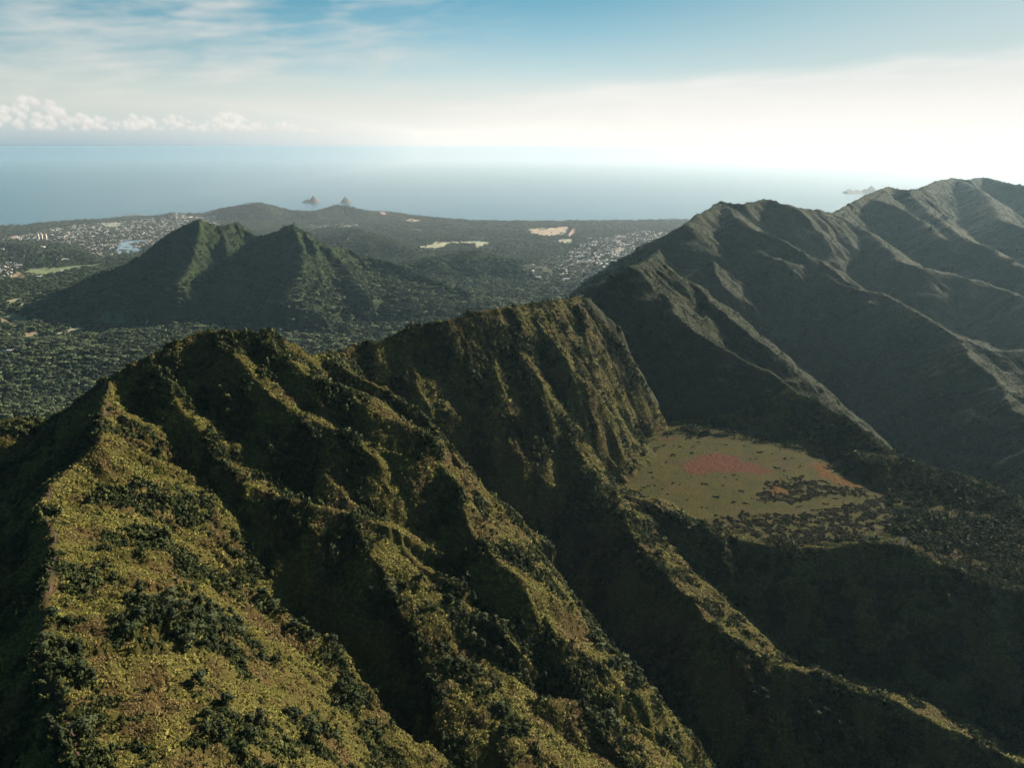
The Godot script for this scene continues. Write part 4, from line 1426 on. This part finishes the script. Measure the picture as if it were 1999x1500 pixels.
func build_towers() -> void:
	# pale apartment blocks with dark window bands, in the town at the left
	var wall := paint(Color(0.80, 0.76, 0.72))
	var dark := paint(Color(0.30, 0.26, 0.28))
	var spots := [-4689, 7881, -4654, 7881, -4613, 7881]
	for i in range(0, spots.size(), 2):
		var t := Node3D.new()
		var st := SurfaceTool.new()
		st.begin(Mesh.PRIMITIVE_TRIANGLES)
		box(st, Vector3(0, 26, 0), Vector3(22, 60, 18))
		part("wall", st.commit(), wall, t)
		st = SurfaceTool.new()
		st.begin(Mesh.PRIMITIVE_TRIANGLES)
		box(st, Vector3(0, 57.5, 0), Vector3(9, 3, 8))
		part("roof", st.commit(), wall, t)
		for k in 16:
			st = SurfaceTool.new()
			st.begin(Mesh.PRIMITIVE_TRIANGLES)
			box(st, Vector3(0, 4.0 + k * 3.2, 8.9), Vector3(15, 1.5, 0.5))
			part("window", st.commit(), dark, t)
		t.position = Vector3(spots[i], height(spots[i], spots[i + 1]), -spots[i + 1])
		t.rotation.y = 0.35
		add(t, "apartment_tower", ["left of three pale apartment towers in the town by the beach", "middle of three pale apartment towers in the town by the beach", "right of three pale apartment towers in the town by the beach"][i / 2], "building", "apartment towers in the town")


func build_masts() -> void:
	var steel := paint(Color(0.62, 0.62, 0.60))
	var rust := paint(Color(0.40, 0.36, 0.34))
	# thin radio masts on the crest of the second ridge: x, n, height
	var spots := [-3, 1185, 9, 5, 1185, 9, 106, 1279, 6, 112, 1279, 8]
	var said := ["left of a pair of thin radio masts on the second ridge crest", "right of a pair of thin radio masts on the second ridge crest", "short mast beside a hut on the second ridge's summit", "taller mast on the second ridge's summit edge"]
	for i in range(0, spots.size(), 3):
		var t := Node3D.new()
		var h: float = spots[i + 2]
		part("pole", bars([Vector3(0, -1, 0), Vector3(0, h, 0)], 0.28), steel, t)
		part("antenna", bars([Vector3(-0.9, h * 0.92, 0), Vector3(0.9, h * 0.92, 0), Vector3(-0.6, h * 0.8, 0), Vector3(0.6, h * 0.8, 0), Vector3(-0.9, h * 0.86, 0), Vector3(-0.9, h, 0), Vector3(0.9, h * 0.86, 0), Vector3(0.9, h, 0)], 0.16), steel, t)
		part("stay", bars([Vector3(0, h * 0.7, 0), Vector3(2.6, -0.6, 1.2), Vector3(0, h * 0.7, 0), Vector3(-2.6, -0.6, 1.0), Vector3(0, h * 0.7, 0), Vector3(0.2, -0.6, -2.8)], 0.07), steel, t)
		t.position = Vector3(spots[i], height(spots[i], spots[i + 1]), -spots[i + 1])
		add(t, "radio_mast", said[i / 3], "mast", "radio masts on the ridge")
	var hut := Node3D.new()
	var m := house_mesh(5, 3.5, 2.4, 0.5)
	part("wall", m[0], paint(Color(0.7, 0.68, 0.64)), hut)
	part("roof", m[1], paint(Color(0.8, 0.8, 0.78)), hut)
	hut.position = Vector3(spots[6] - 7.0, height(spots[6] - 7.0, spots[7]) + 0.4, -spots[7])
	add(hut, "equipment_hut", "small pale hut beside the masts on the second ridge's summit", "hut")
	# the lattice pylon on the crater rim
	var p := Node3D.new()
	var legs: Array = []
	for s: Vector2 in [Vector2(-1, -1), Vector2(1, -1), Vector2(1, 1), Vector2(-1, 1)]:
		legs.append(bars([Vector3(s.x * 1.5, -1.5, s.y * 1.5), Vector3(s.x * 0.55, 9.0, s.y * 0.55)], 0.26))
	for l: ArrayMesh in legs:
		part("leg", l, steel, p)
	var brace: Array = []
	for k in 4:
		var y0 := k * 2.2
		var y1 := y0 + 2.2
		var a := 1.5 - 0.95 * (y0 + 1.5) / 10.5
		var b := 1.5 - 0.95 * (y1 + 1.5) / 10.5
		for s: float in [-1.0, 1.0]:
			brace.append_array([Vector3(-a, y0, a * s), Vector3(b, y1, b * s), Vector3(a, y0, a * s), Vector3(-b, y1, b * s), Vector3(a * s, y0, -a), Vector3(b * s, y1, b), Vector3(a * s, y0, a), Vector3(b * s, y1, -b)])
	part("bracing", bars(brace, 0.15), steel, p)
	part("crossarm", bars([Vector3(-3.2, 9.2, 0), Vector3(3.2, 9.2, 0), Vector3(-3.2, 9.2, 0), Vector3(0, 10.6, 0), Vector3(3.2, 9.2, 0), Vector3(0, 10.6, 0), Vector3(-3.0, 9.2, 0.5), Vector3(3.0, 9.2, 0.5)], 0.3), steel, p)
	p.position = Vector3(440.0, height(440.0, 798.0), -798.0)
	add(p, "lattice_pylon", "small pale lattice power pylon on the crater rim by the marsh", "pylon")
